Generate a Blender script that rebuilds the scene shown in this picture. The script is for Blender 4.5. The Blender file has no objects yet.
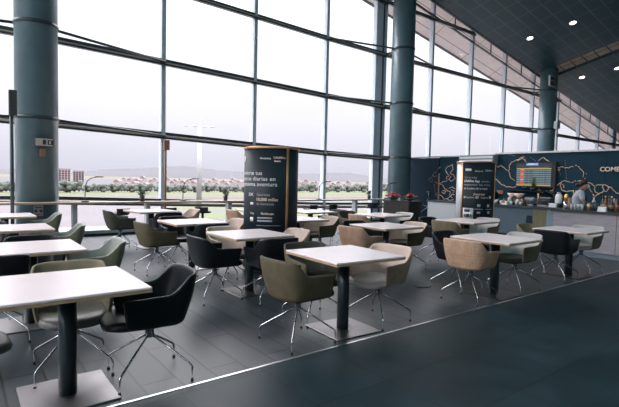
import bpy, bmesh, math, random
from mathutils import Vector, Matrix
R = math.radians
C = bpy.context.scene.collection
SC = bpy.context.scene
random.seed(7)

# ------------------------------------------------------------------ camera model
F, YAW, PIT, ROL, H = 460.0, .9156, -.0523, .0232, 1.4386
def ray(u, v):
    a, b = u - 309.5, v - 203.5
    a, b = a*math.cos(ROL) + b*math.sin(ROL), -a*math.sin(ROL) + b*math.cos(ROL)
    rt, up = a/F, -b/F
    fw = math.cos(PIT) - up*math.sin(PIT); z = math.sin(PIT) + up*math.cos(PIT)
    return Vector((fw*math.cos(YAW) + rt*math.sin(YAW), fw*math.sin(YAW) - rt*math.cos(YAW), z))
def atz(u, v, z=0.0):
    d = ray(u, v); return Vector((0, 0, H)) + d*((z - H)/d.z)
def aty(u, v, Y):
    d = ray(u, v); return Vector((0, 0, H)) + d*(Y/d.y)
def atx(u, v, X):
    d = ray(u, v); return Vector((0, 0, H)) + d*(X/d.x)

cam_d = bpy.data.cameras.new('camera'); cam = bpy.data.objects.new('camera', cam_d); C.objects.link(cam)
cam_d.sensor_width = 36; cam_d.lens = 36*F/619; cam_d.clip_end = 9000; cam_d.clip_start = .05
fwd = Vector((math.cos(YAW)*math.cos(PIT), math.sin(YAW)*math.cos(PIT), math.sin(PIT)))
rgt = Vector((math.sin(YAW), -math.cos(YAW), 0)); upv = rgt.cross(fwd)
r2 = rgt*math.cos(ROL) + upv*math.sin(ROL); u2 = upv*math.cos(ROL) - rgt*math.sin(ROL)
cam.matrix_world = Matrix(((r2.x, u2.x, -fwd.x, 0), (r2.y, u2.y, -fwd.y, 0), (r2.z, u2.z, -fwd.z, H), (0, 0, 0, 1)))
SC.camera = cam
SC.view_settings.view_transform = 'Standard'; SC.view_settings.look = 'None'
SC.view_settings.gamma = 1; SC.view_settings.use_curve_mapping = False
SC.view_settings.exposure = 0.0

# ------------------------------------------------------------------ materials
def mat(name, col, rough=.5, metal=0, noise=0, nscale=8, spec=.5, emit=None, estr=1, coat=0, bump=0, stretch=None):
    m = bpy.data.materials.new(name); m.use_nodes = True
    nt = m.node_tree; b = nt.nodes['Principled BSDF']
    b.inputs['Base Color'].default_value = (*col, 1); b.inputs['Roughness'].default_value = rough
    b.inputs['Metallic'].default_value = metal; b.inputs['Specular IOR Level'].default_value = spec
    if coat: b.inputs['Coat Weight'].default_value = coat; b.inputs['Coat Roughness'].default_value = .12
    if emit: b.inputs['Emission Color'].default_value = (*emit, 1); b.inputs['Emission Strength'].default_value = estr
    if noise or bump:
        tc = nt.nodes.new('ShaderNodeTexCoord'); n = nt.nodes.new('ShaderNodeTexNoise'); n.inputs['Scale'].default_value = nscale
        n.inputs['Detail'].default_value = 4
        mp = nt.nodes.new('ShaderNodeMapping'); nt.links.new(tc.outputs['Object'], mp.inputs[0]); nt.links.new(mp.outputs[0], n.inputs['Vector'])
        if stretch: mp.inputs['Scale'].default_value = stretch
        if noise:
            cr = nt.nodes.new('ShaderNodeValToRGB')
            cr.color_ramp.elements[0].position = .3; cr.color_ramp.elements[1].position = .7
            cr.color_ramp.elements[0].color = (*[c*(1-noise) for c in col], 1); cr.color_ramp.elements[1].color = (*[min(1, c*(1+noise)) for c in col], 1)
            nt.links.new(n.outputs['Fac'], cr.inputs[0]); nt.links.new(cr.outputs[0], b.inputs['Base Color'])
        if bump:
            bp = nt.nodes.new('ShaderNodeBump'); bp.inputs['Strength'].default_value = bump; bp.inputs['Distance'].default_value = .01
            nt.links.new(n.outputs['Fac'], bp.inputs['Height']); nt.links.new(bp.outputs[0], b.inputs['Normal'])
    return m
def brick(name, c1, c2, cm, w, h, mortar, rough, rotz=0, noise=.25, offset=.5, spec=.5, loc=(0,0,0), rvar=.08):
    m = bpy.data.materials.new(name); m.use_nodes = True; nt = m.node_tree; b = nt.nodes['Principled BSDF']
    tc = nt.nodes.new('ShaderNodeTexCoord'); mp = nt.nodes.new('ShaderNodeMapping')
    mp.inputs['Rotation'].default_value[2] = rotz; mp.inputs['Location'].default_value = loc
    br = nt.nodes.new('ShaderNodeTexBrick'); br.offset = offset
    for k, v in (('Color1', c1), ('Color2', c2), ('Mortar', cm)): br.inputs[k].default_value = (*v, 1)
    br.inputs['Scale'].default_value = 1; br.inputs['Brick Width'].default_value = w; br.inputs['Row Height'].default_value = h
    br.inputs['Mortar Size'].default_value = mortar; br.inputs['Mortar Smooth'].default_value = .1
    n = nt.nodes.new('ShaderNodeTexNoise'); n.inputs['Scale'].default_value = 3; n.inputs['Detail'].default_value = 6
    mx = nt.nodes.new('ShaderNodeMix'); mx.data_type = 'RGBA'; mx.blend_type = 'MULTIPLY'; mx.inputs[0].default_value = 1
    cr = nt.nodes.new('ShaderNodeValToRGB'); cr.color_ramp.elements[0].color = (1-noise,)*3 + (1,); cr.color_ramp.elements[1].color = (1+noise,)*3 + (1,)
    cr.color_ramp.elements[0].position = .3; cr.color_ramp.elements[1].position = .7
    mr = nt.nodes.new('ShaderNodeMapRange'); mr.inputs['To Min'].default_value = rough - rvar; mr.inputs['To Max'].default_value = rough + rvar
    L = nt.links.new
    L(tc.outputs['Object'], mp.inputs[0]); L(mp.outputs[0], br.inputs['Vector']); L(mp.outputs[0], n.inputs['Vector'])
    L(n.outputs['Fac'], cr.inputs[0]); L(br.outputs['Color'], mx.inputs[6]); L(cr.outputs[0], mx.inputs[7]); L(mx.outputs[2], b.inputs['Base Color'])
    L(n.outputs['Fac'], mr.inputs['Value']); L(mr.outputs[0], b.inputs['Roughness']); b.inputs['Specular IOR Level'].default_value = spec
    bp = nt.nodes.new('ShaderNodeBump'); bp.inputs['Strength'].default_value = .4; bp.inputs['Distance'].default_value = .004; bp.invert = True
    L(br.outputs['Fac'], bp.inputs['Height']); L(bp.outputs[0], b.inputs['Normal'])
    return m
M = {}
M['plank'] = brick('slate_plank_floor', (.027,.038,.045), (.041,.052,.060), (.004,.007,.009), 1.25, .25, .009, .36, R(90), loc=(0,.02,0), spec=.38)
M['tile'] = brick('large_slate_tile_floor', (.009,.023,.029), (.015,.032,.039), (.006,.013,.017), .64, .64, .006, .45, 0, offset=0, spec=.3, loc=(.11,.34,0))
M['strip'] = mat('aluminium_strip', (.75,.75,.76), .3, 1)
M['ceil'] = brick('dark_ceiling_tiles', (.011,.046,.062), (.014,.053,.070), (.045,.105,.125), .9, .5, .022, .45, 0, offset=0, noise=.12)
M['ceil_beige'] = brick('beige_ceiling_tiles', (.30,.24,.17), (.33,.27,.20), (.04,.04,.035), .55, .5, .03, .6, 0, offset=0)
M['soffit'] = brick('pale_soffit_panels', (.88,.77,.74), (.90,.79,.76), (.40,.35,.34), 2.4, .62, .02, .6, 0, offset=0, noise=.05)
M['roof'] = mat('roof_metal', (.2,.2,.21), .6)
M['wallgrey'] = mat('grey_hall_wall', (.09,.11,.12), .7, noise=.1)
M['steel'] = mat('pale_blue_painted_steel', (.58,.65,.72), .35, .0, noise=.05)
M['dsteel'] = mat('dark_blue_painted_steel', (.030,.050,.060), .4)
M['tan'] = mat('tan_gasket', (.55,.42,.34), .5)
M['column'] = mat('gloss_blue_grey_column', (.120,.195,.225), .36, noise=.08, nscale=3)
M['chrome'] = mat('chrome', (.48,.50,.53), .16, 1)
M['brushed'] = mat('brushed_steel_plate', (.27,.26,.265), .40, 1, bump=.05, nscale=60, stretch=(1,12,1))
M['dplate'] = mat('dark_steel_plate', (.10,.115,.125), .36, 1)
M['post'] = mat('black_table_post', (.040,.060,.070), .30, .4)
M['top'] = mat('white_laminate', (.86,.755,.75), .24, noise=.03, nscale=3)
M['ply'] = mat('plywood_edge', (.42,.30,.18), .5, noise=.25, nscale=20, stretch=(1,1,8))
M['wood'] = mat('pale_oak_counter', (.42,.33,.24), .42, noise=.2, nscale=6, stretch=(.6,8,8))
M['black'] = mat('matt_black', (.012,.015,.018), .45)
M['rubber'] = mat('black_rubber', (.02,.02,.02), .7)
M['copper'] = mat('copper_trim', (.60,.34,.18), .35, .7)
M['navy'] = mat('navy_wall', (.011,.044,.070), .7, spec=.2, noise=.08, nscale=2)
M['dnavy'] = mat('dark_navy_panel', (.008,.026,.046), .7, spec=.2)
M['mapline'] = mat('copper_outline', (.95,.68,.47), .45, .1)
M['dot'] = mat('pale_route_dots', (.45,.52,.55), .6)
M['white'] = mat('white_paint', (.75,.76,.78), .5)
M['lgrey'] = mat('light_grey_metal', (.50,.53,.55), .35, .3)
M['panelwood'] = mat('greyed_wood_panels', (.40,.37,.40), .55, noise=.14, nscale=5, stretch=(6,.8,9))
M['bluepanel'] = mat('blue_grey_panels', (.075,.115,.150), .55, noise=.1, nscale=5, stretch=(6,.8,9))
M['olivepanel'] = mat('olive_wood_panel', (.155,.145,.075), .55, noise=.2, nscale=5, stretch=(8,8,.8))
M['sidepanel'] = mat('pale_blue_side_panel', (.20,.27,.32), .55)
M['dwood'] = mat('dark_ribbed_wood', (.040,.036,.030), .5, noise=.5, nscale=9, stretch=(9,9,.3))
M['kfront'] = mat('gloss_black_print', (.007,.017,.025), .5, spec=.35)
M['kback'] = mat('perforated_dark_metal', (.020,.034,.044), .45, .3, noise=.3, nscale=90)
M['print'] = mat('white_print', (.78,.78,.78), .6)
M['printp'] = mat('peach_print', (.85,.62,.50), .6)
M['printd'] = mat('grey_print', (.38,.40,.42), .6)
M['red'] = mat('red_print', (.5,.04,.03), .5)
M['gold'] = mat('brass_gold', (.70,.45,.15), .3, .9)
M['skin'] = mat('skin', (.36,.20,.13), .5)
M['hair'] = mat('black_hair', (.012,.010,.010), .5, noise=.3, nscale=60)
M['shirt'] = mat('pale_grey_shirt', (.40,.45,.50), .8)
M['apron'] = mat('tan_apron', (.30,.23,.13), .8)
M['trousers'] = mat('dark_trousers', (.02,.025,.03), .8)
M['mask'] = mat('pale_blue_mask', (.40,.62,.66), .7)
M['leaf'] = mat('green_leaf', (.075,.15,.055), .5, noise=.3, nscale=20)
M['pot'] = mat('dark_pot', (.06,.06,.06), .5)
M['petal'] = mat('coral_petals', (.85,.20,.18), .6, noise=.3, nscale=30)
M['terra'] = mat('terracotta', (.30,.17,.10), .6)
M['cream'] = mat('cream_ceramic', (.70,.62,.55), .35)
M['gravel'] = mat('apron_concrete', (.050,.043,.048), .9, noise=.08, nscale=.05)
M['runway'] = mat('runway_asphalt', (.028,.026,.031), .9)
M['dry'] = mat('dry_grass', (.046,.037,.020), .95, noise=.1, nscale=.02)
M['grass'] = mat('airfield_grass', (.042,.054,.016), .95, noise=.12, nscale=.03)
M['tree'] = mat('tree_foliage', (.058,.066,.055), .95, noise=.35, nscale=.6)  # greyed foliage colour carries the distance haze
M['brickb'] = brick('pink_apartment_facade', (.42,.28,.26), (.44,.29,.27), (.30,.21,.21), 3, 3, .5, .8, 0, offset=0)
M['house'] = mat('pale_house_wall', (.20,.17,.175), .9)
M['houser'] = mat('tile_roof', (.12,.085,.082), .9)
M['hill'] = mat('hazy_ridge', (.032,.031,.037), 1, noise=.06, nscale=.002)  # distance haze is mixed into the ridge colour
M['mast'] = mat('white_mast', (.22,.22,.225), .6)
M['glassbot'] = mat('dark_bottle_glass', (.02,.03,.02), .1, 0, coat=.5)
M['clearbot'] = mat('pale_bottle_glass', (.40,.46,.48), .1, 0, coat=.5)
M['amber'] = mat('amber_bottle', (.20,.08,.02), .12, coat=.5)
M['lamp'] = mat('lamp_glow', (1,1,1), .5, emit=(1,.95,.9), estr=6)
M['screen'] = mat('screen_dark', (.01,.012,.015), .2, emit=(.02,.035,.045), estr=1)
M['srow'] = mat('screen_row', (.05,.06,.06), .3, emit=(.15,.21,.24), estr=1)
M['srow2'] = mat('screen_row_dark', (.02,.02,.02), .3, emit=(.08,.12,.14), estr=1)
M['syel'] = mat('screen_yellow', (.05,.05,.02), .3, emit=(.42,.32,.07), estr=1)
M['sred'] = mat('screen_red', (.05,.02,.02), .3, emit=(.75,.08,.05), estr=1)
M['sblue'] = mat('screen_blue', (.05,.05,.08), .3, emit=(.08,.35,.75), estr=1)
M['sblued'] = mat('sign_blue_glow', (.05,.05,.08), .3, emit=(.04,.09,.45), estr=1)
M['swhite'] = mat('screen_white', (.1,.1,.1), .3, emit=(.75,.80,1), estr=1)
def glass():
    m = bpy.data.materials.new('window_glass'); m.use_nodes = True; nt = m.node_tree; nt.nodes.clear()
    o = nt.nodes.new('ShaderNodeOutputMaterial'); t = nt.nodes.new('ShaderNodeBsdfTransparent'); g = nt.nodes.new('ShaderNodeBsdfGlossy')
    g.inputs['Roughness'].default_value = .02; t.inputs[0].default_value = (.96,.975,.98,1)
    x = nt.nodes.new('ShaderNodeMixShader'); f = nt.nodes.new('ShaderNodeLayerWeight'); f.inputs[0].default_value = .5
    pw = nt.nodes.new('ShaderNodeMath'); pw.operation = 'POWER'; pw.inputs[1].default_value = 4
    ma = nt.nodes.new('ShaderNodeMath'); ma.operation = 'MULTIPLY_ADD'; ma.inputs[1].default_value = .45; ma.inputs[2].default_value = .02
    nt.links.new(f.outputs['Facing'], pw.inputs[0]); nt.links.new(pw.outputs[0], ma.inputs[0]); nt.links.new(ma.outputs[0], x.inputs[0]); nt.links.new(t.outputs[0], x.inputs[1]); nt.links.new(g.outputs[0], x.inputs[2]); nt.links.new(x.outputs[0], o.inputs[0])
    return m
M['glass'] = glass()
def fabric(name, col, rough, dots=None):
    m = mat(name, col, rough, noise=.14, nscale=14, bump=.15)
    if dots:
        nt = m.node_tree; b = nt.nodes['Principled BSDF']; src = b.inputs['Base Color'].links[0].from_socket
        tc = nt.nodes.new('ShaderNodeTexCoord'); v = nt.nodes.new('ShaderNodeTexVoronoi'); v.inputs['Scale'].default_value = 26; v.inputs['Randomness'].default_value = 0
        r = nt.nodes.new('ShaderNodeValToRGB'); r.color_ramp.elements[0].position = .24; r.color_ramp.elements[1].position = .32
        x = nt.nodes.new('ShaderNodeMix'); x.data_type = 'RGBA'; x.inputs[6].default_value = (*dots, 1)
        nt.links.new(tc.outputs['Object'], v.inputs['Vector']); nt.links.new(v.outputs['Distance'], r.inputs[0]); nt.links.new(r.outputs[0], x.inputs[0])
        nt.links.new(src, x.inputs[7]); nt.links.new(x.outputs[2], b.inputs['Base Color'])
    return m
M['f_black'] = mat('black_leather', (.008,.011,.014), .36, bump=.1, nscale=90, spec=.32)
M['f_olive'] = fabric('olive_fabric', (.098,.082,.046), .75)
M['f_olived'] = fabric('dark_olive_fabric', (.055,.055,.040), .75)
M['f_green'] = fabric('grey_green_fabric', (.24,.23,.15), .75)
M['f_greenin'] = mat('grey_green_lining', (.30,.32,.29), .42)
M['f_tan'] = fabric('tan_fabric', (.43,.285,.19), .75)
M['f_dot'] = fabric('spotted_tan_fabric', (.50,.335,.22), .75, dots=(.36,.24,.155))
M['f_beigein'] = mat('beige_lining', (.56,.44,.37), .5, noise=.06)
M['f_sage'] = fabric('sage_khaki_fabric', (.23,.205,.125), .75)
M['f_white'] = mat('pale_grey_lining', (.45,.44,.42), .5)
M['f_khaki'] = fabric('khaki_fabric', (.20,.165,.105), .75)
M['f_seatg'] = mat('grey_leather_seat', (.20,.20,.19), .4)

# ------------------------------------------------------------------ mesh builder
class MB:
    def __init__(s): s.bm = bmesh.new()
    def face(s, pts, mi=0):
        f = s.bm.faces.new([s.bm.verts.new(p) for p in pts]); f.material_index = mi; return f
    def box(s, x0, x1, y0, y1, z0, z1, mi=0):
        v = [s.bm.verts.new((x, y, z)) for z in (z0, z1) for y in (y0, y1) for x in (x0, x1)]
        for q in ((0,2,3,1),(4,5,7,6),(0,1,5,4),(2,6,7,3),(0,4,6,2),(1,3,7,5)):
            s.bm.faces.new([v[i] for i in q]).material_index = mi
        return s
    def hexa(s, b, t, mi=0):            # bottom 4 points, top 4 points
        v = [s.bm.verts.new(p) for p in b + t]
        for q in ((3,2,1,0),(4,5,6,7),(0,1,5,4),(1,2,6,5),(2,3,7,6),(3,0,4,7)):
            s.bm.faces.new([v[i] for i in q]).material_index = mi
        return s
    def tube(s, pts, r, n=8, mi=0, cap=True):
        pts = [Vector(p) for p in pts]; rs = r if isinstance(r, (list, tuple)) else [r]*len(pts)
        rings = []; ref = None
        for i, p in enumerate(pts):
            if i == 0: t = pts[1] - p
            elif i == len(pts)-1: t = p - pts[i-1]
            else: t = (pts[i+1] - p).normalized() + (p - pts[i-1]).normalized()
            t.normalize()
            if ref is None: ref = Vector((0,0,1)) if abs(t.z) < .9 else Vector((1,0,0))
            a = t.cross(ref); a.normalize(); b = t.cross(a); ref = -b if False else ref
            rings.append([s.bm.verts.new(p + (a*math.cos(k*2*math.pi/n) + b*math.sin(k*2*math.pi/n))*rs[i]) for k in range(n)])
        for i in range(len(rings)-1):
            for k in range(n):
                f = s.bm.faces.new((rings[i][k], rings[i][(k+1)%n], rings[i+1][(k+1)%n], rings[i+1][k])); f.material_index = mi; f.smooth = True
        if cap:
            s.bm.faces.new(rings[0][::-1]).material_index = mi; s.bm.faces.new(rings[-1]).material_index = mi
        return s
    def lathe(s, prof, c=(0,0,0), n=24, mi=0, cap=True):
        rings = []
        for r, z in prof:
            rings.append([s.bm.verts.new((c[0] + r*math.cos(k*2*math.pi/n), c[1] + r*math.sin(k*2*math.pi/n), c[2] + z)) for k in range(n)])
        for i in range(len(rings)-1):
            for k in range(n):
                f = s.bm.faces.new((rings[i][k], rings[i][(k+1)%n], rings[i+1][(k+1)%n], rings[i+1][k])); f.material_index = mi; f.smooth = True
        if cap: s.bm.faces.new(rings[0][::-1]).material_index = mi; s.bm.faces.new(rings[-1]).material_index = mi
        return s
    def blob(s, c, r, sub=2, mi=0, jit=0, sc=(1,1,1)):
        q = bmesh.ops.create_icosphere(s.bm, subdivisions=sub, radius=1)
        for v in q['verts']:
            j = 1 + random.uniform(-jit, jit)
            v.co = Vector((c[0] + v.co.x*r*sc[0]*j, c[1] + v.co.y*r*sc[1]*j, c[2] + v.co.z*r*sc[2]*j))
        for f in {f for v in q['verts'] for f in v.link_faces}: f.material_index = mi; f.smooth = True
        return s
    def bevel(s, w, seg=2):
        bmesh.ops.bevel(s.bm, geom=list(s.bm.edges), offset=w, segments=seg, affect='EDGES', clamp_overlap=True); return s
    def build(s, name, m, parent=None, recalc=True):
        if recalc: bmesh.ops.recalc_face_normals(s.bm, faces=s.bm.faces)
        me = bpy.data.meshes.new(name); s.bm.to_mesh(me); s.bm.free()
        for x in (m if isinstance(m, (list, tuple)) else [m]): me.materials.append(x)
        o = bpy.data.objects.new(name, me); C.objects.link(o)
        if parent is not None: o.parent = parent
        return o
def tag(o, label=None, cat=None, group=None, kind=None):
    if label: o['label'] = label
    if cat: o['category'] = cat
    if group: o['group'] = group
    if kind: o['kind'] = kind
    return o
def empty(name, loc=(0,0,0), rz=0, label=None, cat=None, group=None):
    o = bpy.data.objects.new(name, None); C.objects.link(o); o.empty_display_size = .1
    o.location = loc; o.rotation_euler = (0,0,rz); return tag(o, label, cat, group)
def struct(o): o['kind'] = 'structure'; return o
def dup(root, loc, rz, label=None, group=None):
    r = root.copy(); C.objects.link(r); r.location = loc; r.rotation_euler = (0,0,rz)
    if label: r['label'] = label
    if group: r['group'] = group
    for ch in list(root.children):
        c = ch.copy(); C.objects.link(c); c.parent = r
        for g in ch.children:
            d = g.copy(); C.objects.link(d); d.parent = c
    return r
def bake(o):                                     # apply modifiers into plain mesh data
    bpy.context.view_layer.update()
    dg = bpy.context.evaluated_depsgraph_get()
    me = bpy.data.meshes.new_from_object(o.evaluated_get(dg)); o.modifiers.clear(); o.data = me
    return o
_font = {}
def text_geo(s, size, width=None, bold=False):
    cu = bpy.data.curves.new('t', 'FONT'); cu.body = s; cu.size = size; cu.resolution_u = 3
    if bold: cu.offset = size*.018
    ob = bpy.data.objects.new('t', cu); C.objects.link(ob); bpy.context.view_layer.update()
    dg = bpy.context.evaluated_depsgraph_get(); me = bpy.data.meshes.new_from_object(ob.evaluated_get(dg))
    vs = [v.co.copy() for v in me.vertices]; fs = [list(p.vertices) for p in me.polygons]
    bpy.data.objects.remove(ob); bpy.data.curves.remove(cu); bpy.data.meshes.remove(me)
    x0 = min(v.x for v in vs); x1 = max(v.x for v in vs); k = 1 if width is None else width/(x1-x0)
    for v in vs: v.x = (v.x - x0)*k
    return vs, fs, (x1-x0)*k
def add_geo(mb, vs, fs, fn, mi=0):
    bv = [mb.bm.verts.new(fn(v)) for v in vs]
    for f in fs:
        try: mb.bm.faces.new([bv[i] for i in f]).material_index = mi
        except ValueError: pass

# ------------------------------------------------------------------ shell of the hall
X0, X1, YB, YG = -14.0, 48.0, -9.0, 12.0         # hall extent; glass line at YG
STRIP_Y = 2.94
def zc(x, y): return 6.98 - .184*(x - 22.85) - .24*(y - 11)
b = MB(); b.box(X0, X1, STRIP_Y+.012, YG-.45, -.12, 0, 0); b.box(X0, X1, YB, STRIP_Y-.012, -.12, 0, 1); b.box(X0, X1, STRIP_Y-.012, STRIP_Y+.012, -.12, -.004, 0)
struct(b.build('floor', [M['plank'], M['tile']]))
struct(MB().box(X0, X1, STRIP_Y-.011, STRIP_Y+.011, -.004, .004).build('trim_1', M['strip']))
def slab(x0, x1, y0, y1, up, th, name, m):
    b = MB(); q = [(x0,y0),(x1,y0),(x1,y1),(x0,y1)]
    b.hexa([(x,y,zc(x,y)+up) for x,y in q], [(x,y,zc(x,y)+up+th) for x,y in q]); return struct(b.build(name, m))
slab(X0, 22.75, YB, 11.48, 0, .25, 'ceiling', M['ceil'])
slab(23.62, X1, YB, 11.48, -.03, .28, 'ceiling_2', M['ceil'])
slab(22.75, 23.50, YB, 11.48, .04, .2, 'trim_2', M['ceil_beige'])
slab(23.50, 23.62, YB, 11.48, .12, .15, 'trim_3', M['dsteel'])
slab(X0, X1, 11.48, 11.54, -.02, .95, 'trim_4', M['dsteel'])
b = MB(); q = [(X0,11.54,.80),(X1,11.54,.80),(X1,13.35,.24),(X0,13.35,.24)]
b.hexa([(x,y,zc(x,y)+d) for x,y,d in q], [(x,y,zc(x,y)+d+.12) for x,y,d in q]); struct(b.build('ceiling_3', M['soffit']))
slab(X0, X1, 13.35, 13.43, .20, .74, 'trim_5', M['dsteel'])
slab(X0, X1, YB, 13.43, .94, .2, 'ceiling_4', M['roof'])
def wallx(x0, x1, y0, y1, name):
    b = MB(); q = [(x0,y0),(x1,y0),(x1,y1),(x0,y1)]
    b.hexa([(x,y,-.1) for x,y in q], [(x,y,zc(x,y)+.94) for x,y in q]); return struct(b.build(name, M['wallgrey']))
# unseen left end wall, glazed to add side light: one window per bay
struct(MB().box(X0-.2, X0, YB-.3, YG+.2, -.3, .15).build('wall_left', M['wallgrey']))
yy = [YB + 2.625*k for k in range(9)]
for k in range(8):
    ya, yb = yy[k], yy[k+1]; b = MB(); za, zb_ = zc(X0,ya)+.9, zc(X0,yb)+.9
    b.hexa([(X0-.15,ya-.05,.15),(X0,ya-.05,.15),(X0,ya+.05,.15),(X0-.15,ya+.05,.15)], [(X0-.15,ya-.05,za),(X0,ya-.05,za),(X0,ya+.05,za),(X0-.15,ya+.05,za)], 0)
    for z in (2.5, 4.4, 6.2, 8.1, 10.0): b.box(X0-.12, X0-.02, ya+.05, yb-.05, z-.05, z+.05, 1)
    o = struct(b.build('window_%d' % (k+31), [M['steel'], M['dsteel']]))
    g = MB(); g.hexa([(X0-.08,ya+.05,.15),(X0-.07,ya+.05,.15),(X0-.07,yb-.05,.15),(X0-.08,yb-.05,.15)], [(X0-.08,ya+.05,za),(X0-.07,ya+.05,za),(X0-.07,yb-.05,zb_),(X0-.08,yb-.05,zb_)]); g.build('pane', M['glass'], o)
wallx(X1, X1+.3, YB-.3, YG+.2, 'wall_right'); wallx(X0, X1, YB-.3, YB, 'wall_back')
# low sill curb under the glass
b = MB(); b.box(X0, X1, 11.55, 12.25, -.3, .13); struct(b.build('trim_6', M['lgrey'])); struct(MB().box(X0, X1, 11.50, 11.55, -.12, .055).build('curb_shadow_strip', M['black']))  # black strip stands in for the shadow gap below the curb

# glazed facade: one window per bay, frame of mullion and transoms, one pane set
MX = [4.30 + 2.735*k for k in range(-6, 16)]
TR = [(.73,), (2.47,), (4.35,), (6.22,), (8.1,), (9.97,), (11.85,)]
def tdz(x): return max(-.19, min(.11, .11 - .03*(x-1)))
for k in range(len(MX)-1):
    xa, xb = MX[k], MX[k+1]
    b = MB(); w = .055
    top = lambda x: zc(x, YG) + .60
    dbl = abs(xa - 12.5) < .12 or abs(xa - 34.38) < .12
    def post(x, hw, m0=0):
        b.hexa([(x-hw,YG-.09,.13),(x+hw,YG-.09,.13),(x+hw,YG+.09,.13),(x-hw,YG+.09,.13)], [(x-hw,YG-.09,top(x-hw)),(x+hw,YG-.09,top(x+hw)),(x+hw,YG+.09,top(x+hw)),(x-hw,YG+.09,top(x-hw))], m0)
    post(xa, w)
    if dbl:
        post(xa-.42, .075)
        for q in (.31, .25, .19): post(xa-q, .016)
        post(xa-.11, .02, 1)
    for (z,) in TR:
        if z > top(xb) - .1: continue
        xe = xb
        def bar(x0, x1, y0, y1, z0, z1, mi):
            q = [(x0,y0),(x1,y0),(x1,y1),(x0,y1)]; b.hexa([(x,y,z0+tdz(x)) for x,y in q], [(x,y,z1+tdz(x)) for x,y in q], mi)
        bar(xa+w, xb-w, YG-.10, YG+.05, z+.02, z+.10, 1)
        bar(xa, xb, YG-.21, YG-.11, z-.085, z-.040, 1)
        bar(xa, xb, YG-.20, YG-.11, z-.040, z+.0, 2)
    # two raking rails and a stub post under the roof edge
    for dz in (.12, -.42):
        b.hexa([(xa,YG-.12,zc(xa,YG)-dz),(xb,YG-.12,zc(xb,YG)-dz),(xb,YG-.04,zc(xb,YG)-dz),(xa,YG-.04,zc(xa,YG)-dz)], [(xa,YG-.12,zc(xa,YG)-dz+.055),(xb,YG-.12,zc(xb,YG)-dz+.055),(xb,YG-.04,zc(xb,YG)-dz+.055),(xa,YG-.04,zc(xa,YG)-dz+.055)], 1)
    xm = (xa+xb)/2; b.box(xm-.02, xm+.02, YG-.10, YG-.06, zc(xm,YG)-.08, zc(xm,YG)+.42, 1)
    o = struct(b.build('window_%d' % (k+1), [M['steel'], M['dsteel'], M['tan']]))
    g = MB(); g.hexa([(xa+w,YG-.006,.13),(xb-w,YG-.006,.13),(xb-w,YG+.006,.13),(xa+w,YG+.006,.13)], [(xa+w,YG-.006,top(xa+w)),(xb-w,YG-.006,top(xb-w)),(xb-w,YG+.006,top(xb-w)),(xa+w,YG+.006,top(xa+w))])
    g.build('pane', M['glass'], o)

# round columns with collars and brace rods
def column(u, v, label, pr):
    p = aty(u, v, 11.0); x = p.x; y = 11.0; rr = pr
    t = empty('column', (x, y, 0), 0, label, 'column')
    b = MB(); n = 48; ring0 = []; ring1 = []
    for k in range(n):
        a = k*2*math.pi/n; dx, dy = rr*math.cos(a), rr*math.sin(a)
        ring0.append(b.bm.verts.new((dx, dy, 0))); ring1.append(b.bm.verts.new((dx, dy, min(zc(x+dx, y+dy), 99) if y+dy < 11.35 else zc(x+dx, y+dy)+.0)))
    for k in range(n):
        f = b.bm.faces.new((ring0[k], ring0[(k+1)%n], ring1[(k+1)%n], ring1[k])); f.smooth = True
    b.bm.faces.new(ring0[::-1]); b.bm.faces.new(ring1)
    b.build('shaft', M['column'], t)
    for (z,) in TR[1:6]:
        if z > zc(x, 11.0) - .4: continue
        zw = z; z = z + tdz(x)
        MB().lathe([(rr-.01,0),(rr+.018,0),(rr+.018,.07),(rr-.01,.07)], (0,0,z-.05), 40).build('collar', M['dsteel'], t)
        ms = sorted(MX, key=lambda m: abs(m - x))
        lo = max([m for m in MX if m < x-1.0], default=None); hi = min([m for m in MX if m > x+1.0], default=None)
        for m, sg in ((lo, -1), (hi, 1)):
            if m is None: continue
            MB().tube([(sg*rr*.9, .12, z), (m - x, YG - .20 - y, zw + tdz(m))], .032, 8).build('brace_rod', M['dsteel'], t)
        MB().box(-.03, .03, rr-.02, YG-.10-y, z-.03, z+.03).build('tie_plate', M['dsteel'], t)
    return t
c1 = column(37, 150, 'thick glossy blue-grey round column at the left, carrying two small signs', .39)
c2 = column(400, 150, 'round column right of the wide window, standing behind the flower cabinet', .39)
c3 = column(547.5, 110, 'round column rising behind the departure board with a square grille near its top', .39)
# third column: speaker grille + pole with small box beside it
p = aty(552, 81, 10.55)
t = empty('wall_grille', (p.x, 10.54, p.z), 0, 'square grey grille fixed high on the right-hand round column', 'grille')
b = MB().box(-.26,.26,-.03,.05,-.24,.24); b.build('grille_frame', M['lgrey'], t)
for i in range(2):
    for j in range(2): MB().box(-.23+i*.24,-.01+i*.24,-.04,-.02,-.21+j*.22,-.02+j*.22).build('grille_panel', M['dsteel'], t)
p = aty(557, 124, 10.3)
t = empty('pole_box', (p.x, 10.3, 0), 0, 'grey box on a thin pole just right of the right-hand round column', 'box')
MB().box(-.15,.15,-.08,.08,p.z-.22,p.z+.12).build('box_body', M['lgrey'], t); MB().tube([(0,0,0),(0,0,p.z-.2)],.05).build('pole', M['steel'], t)
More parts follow.
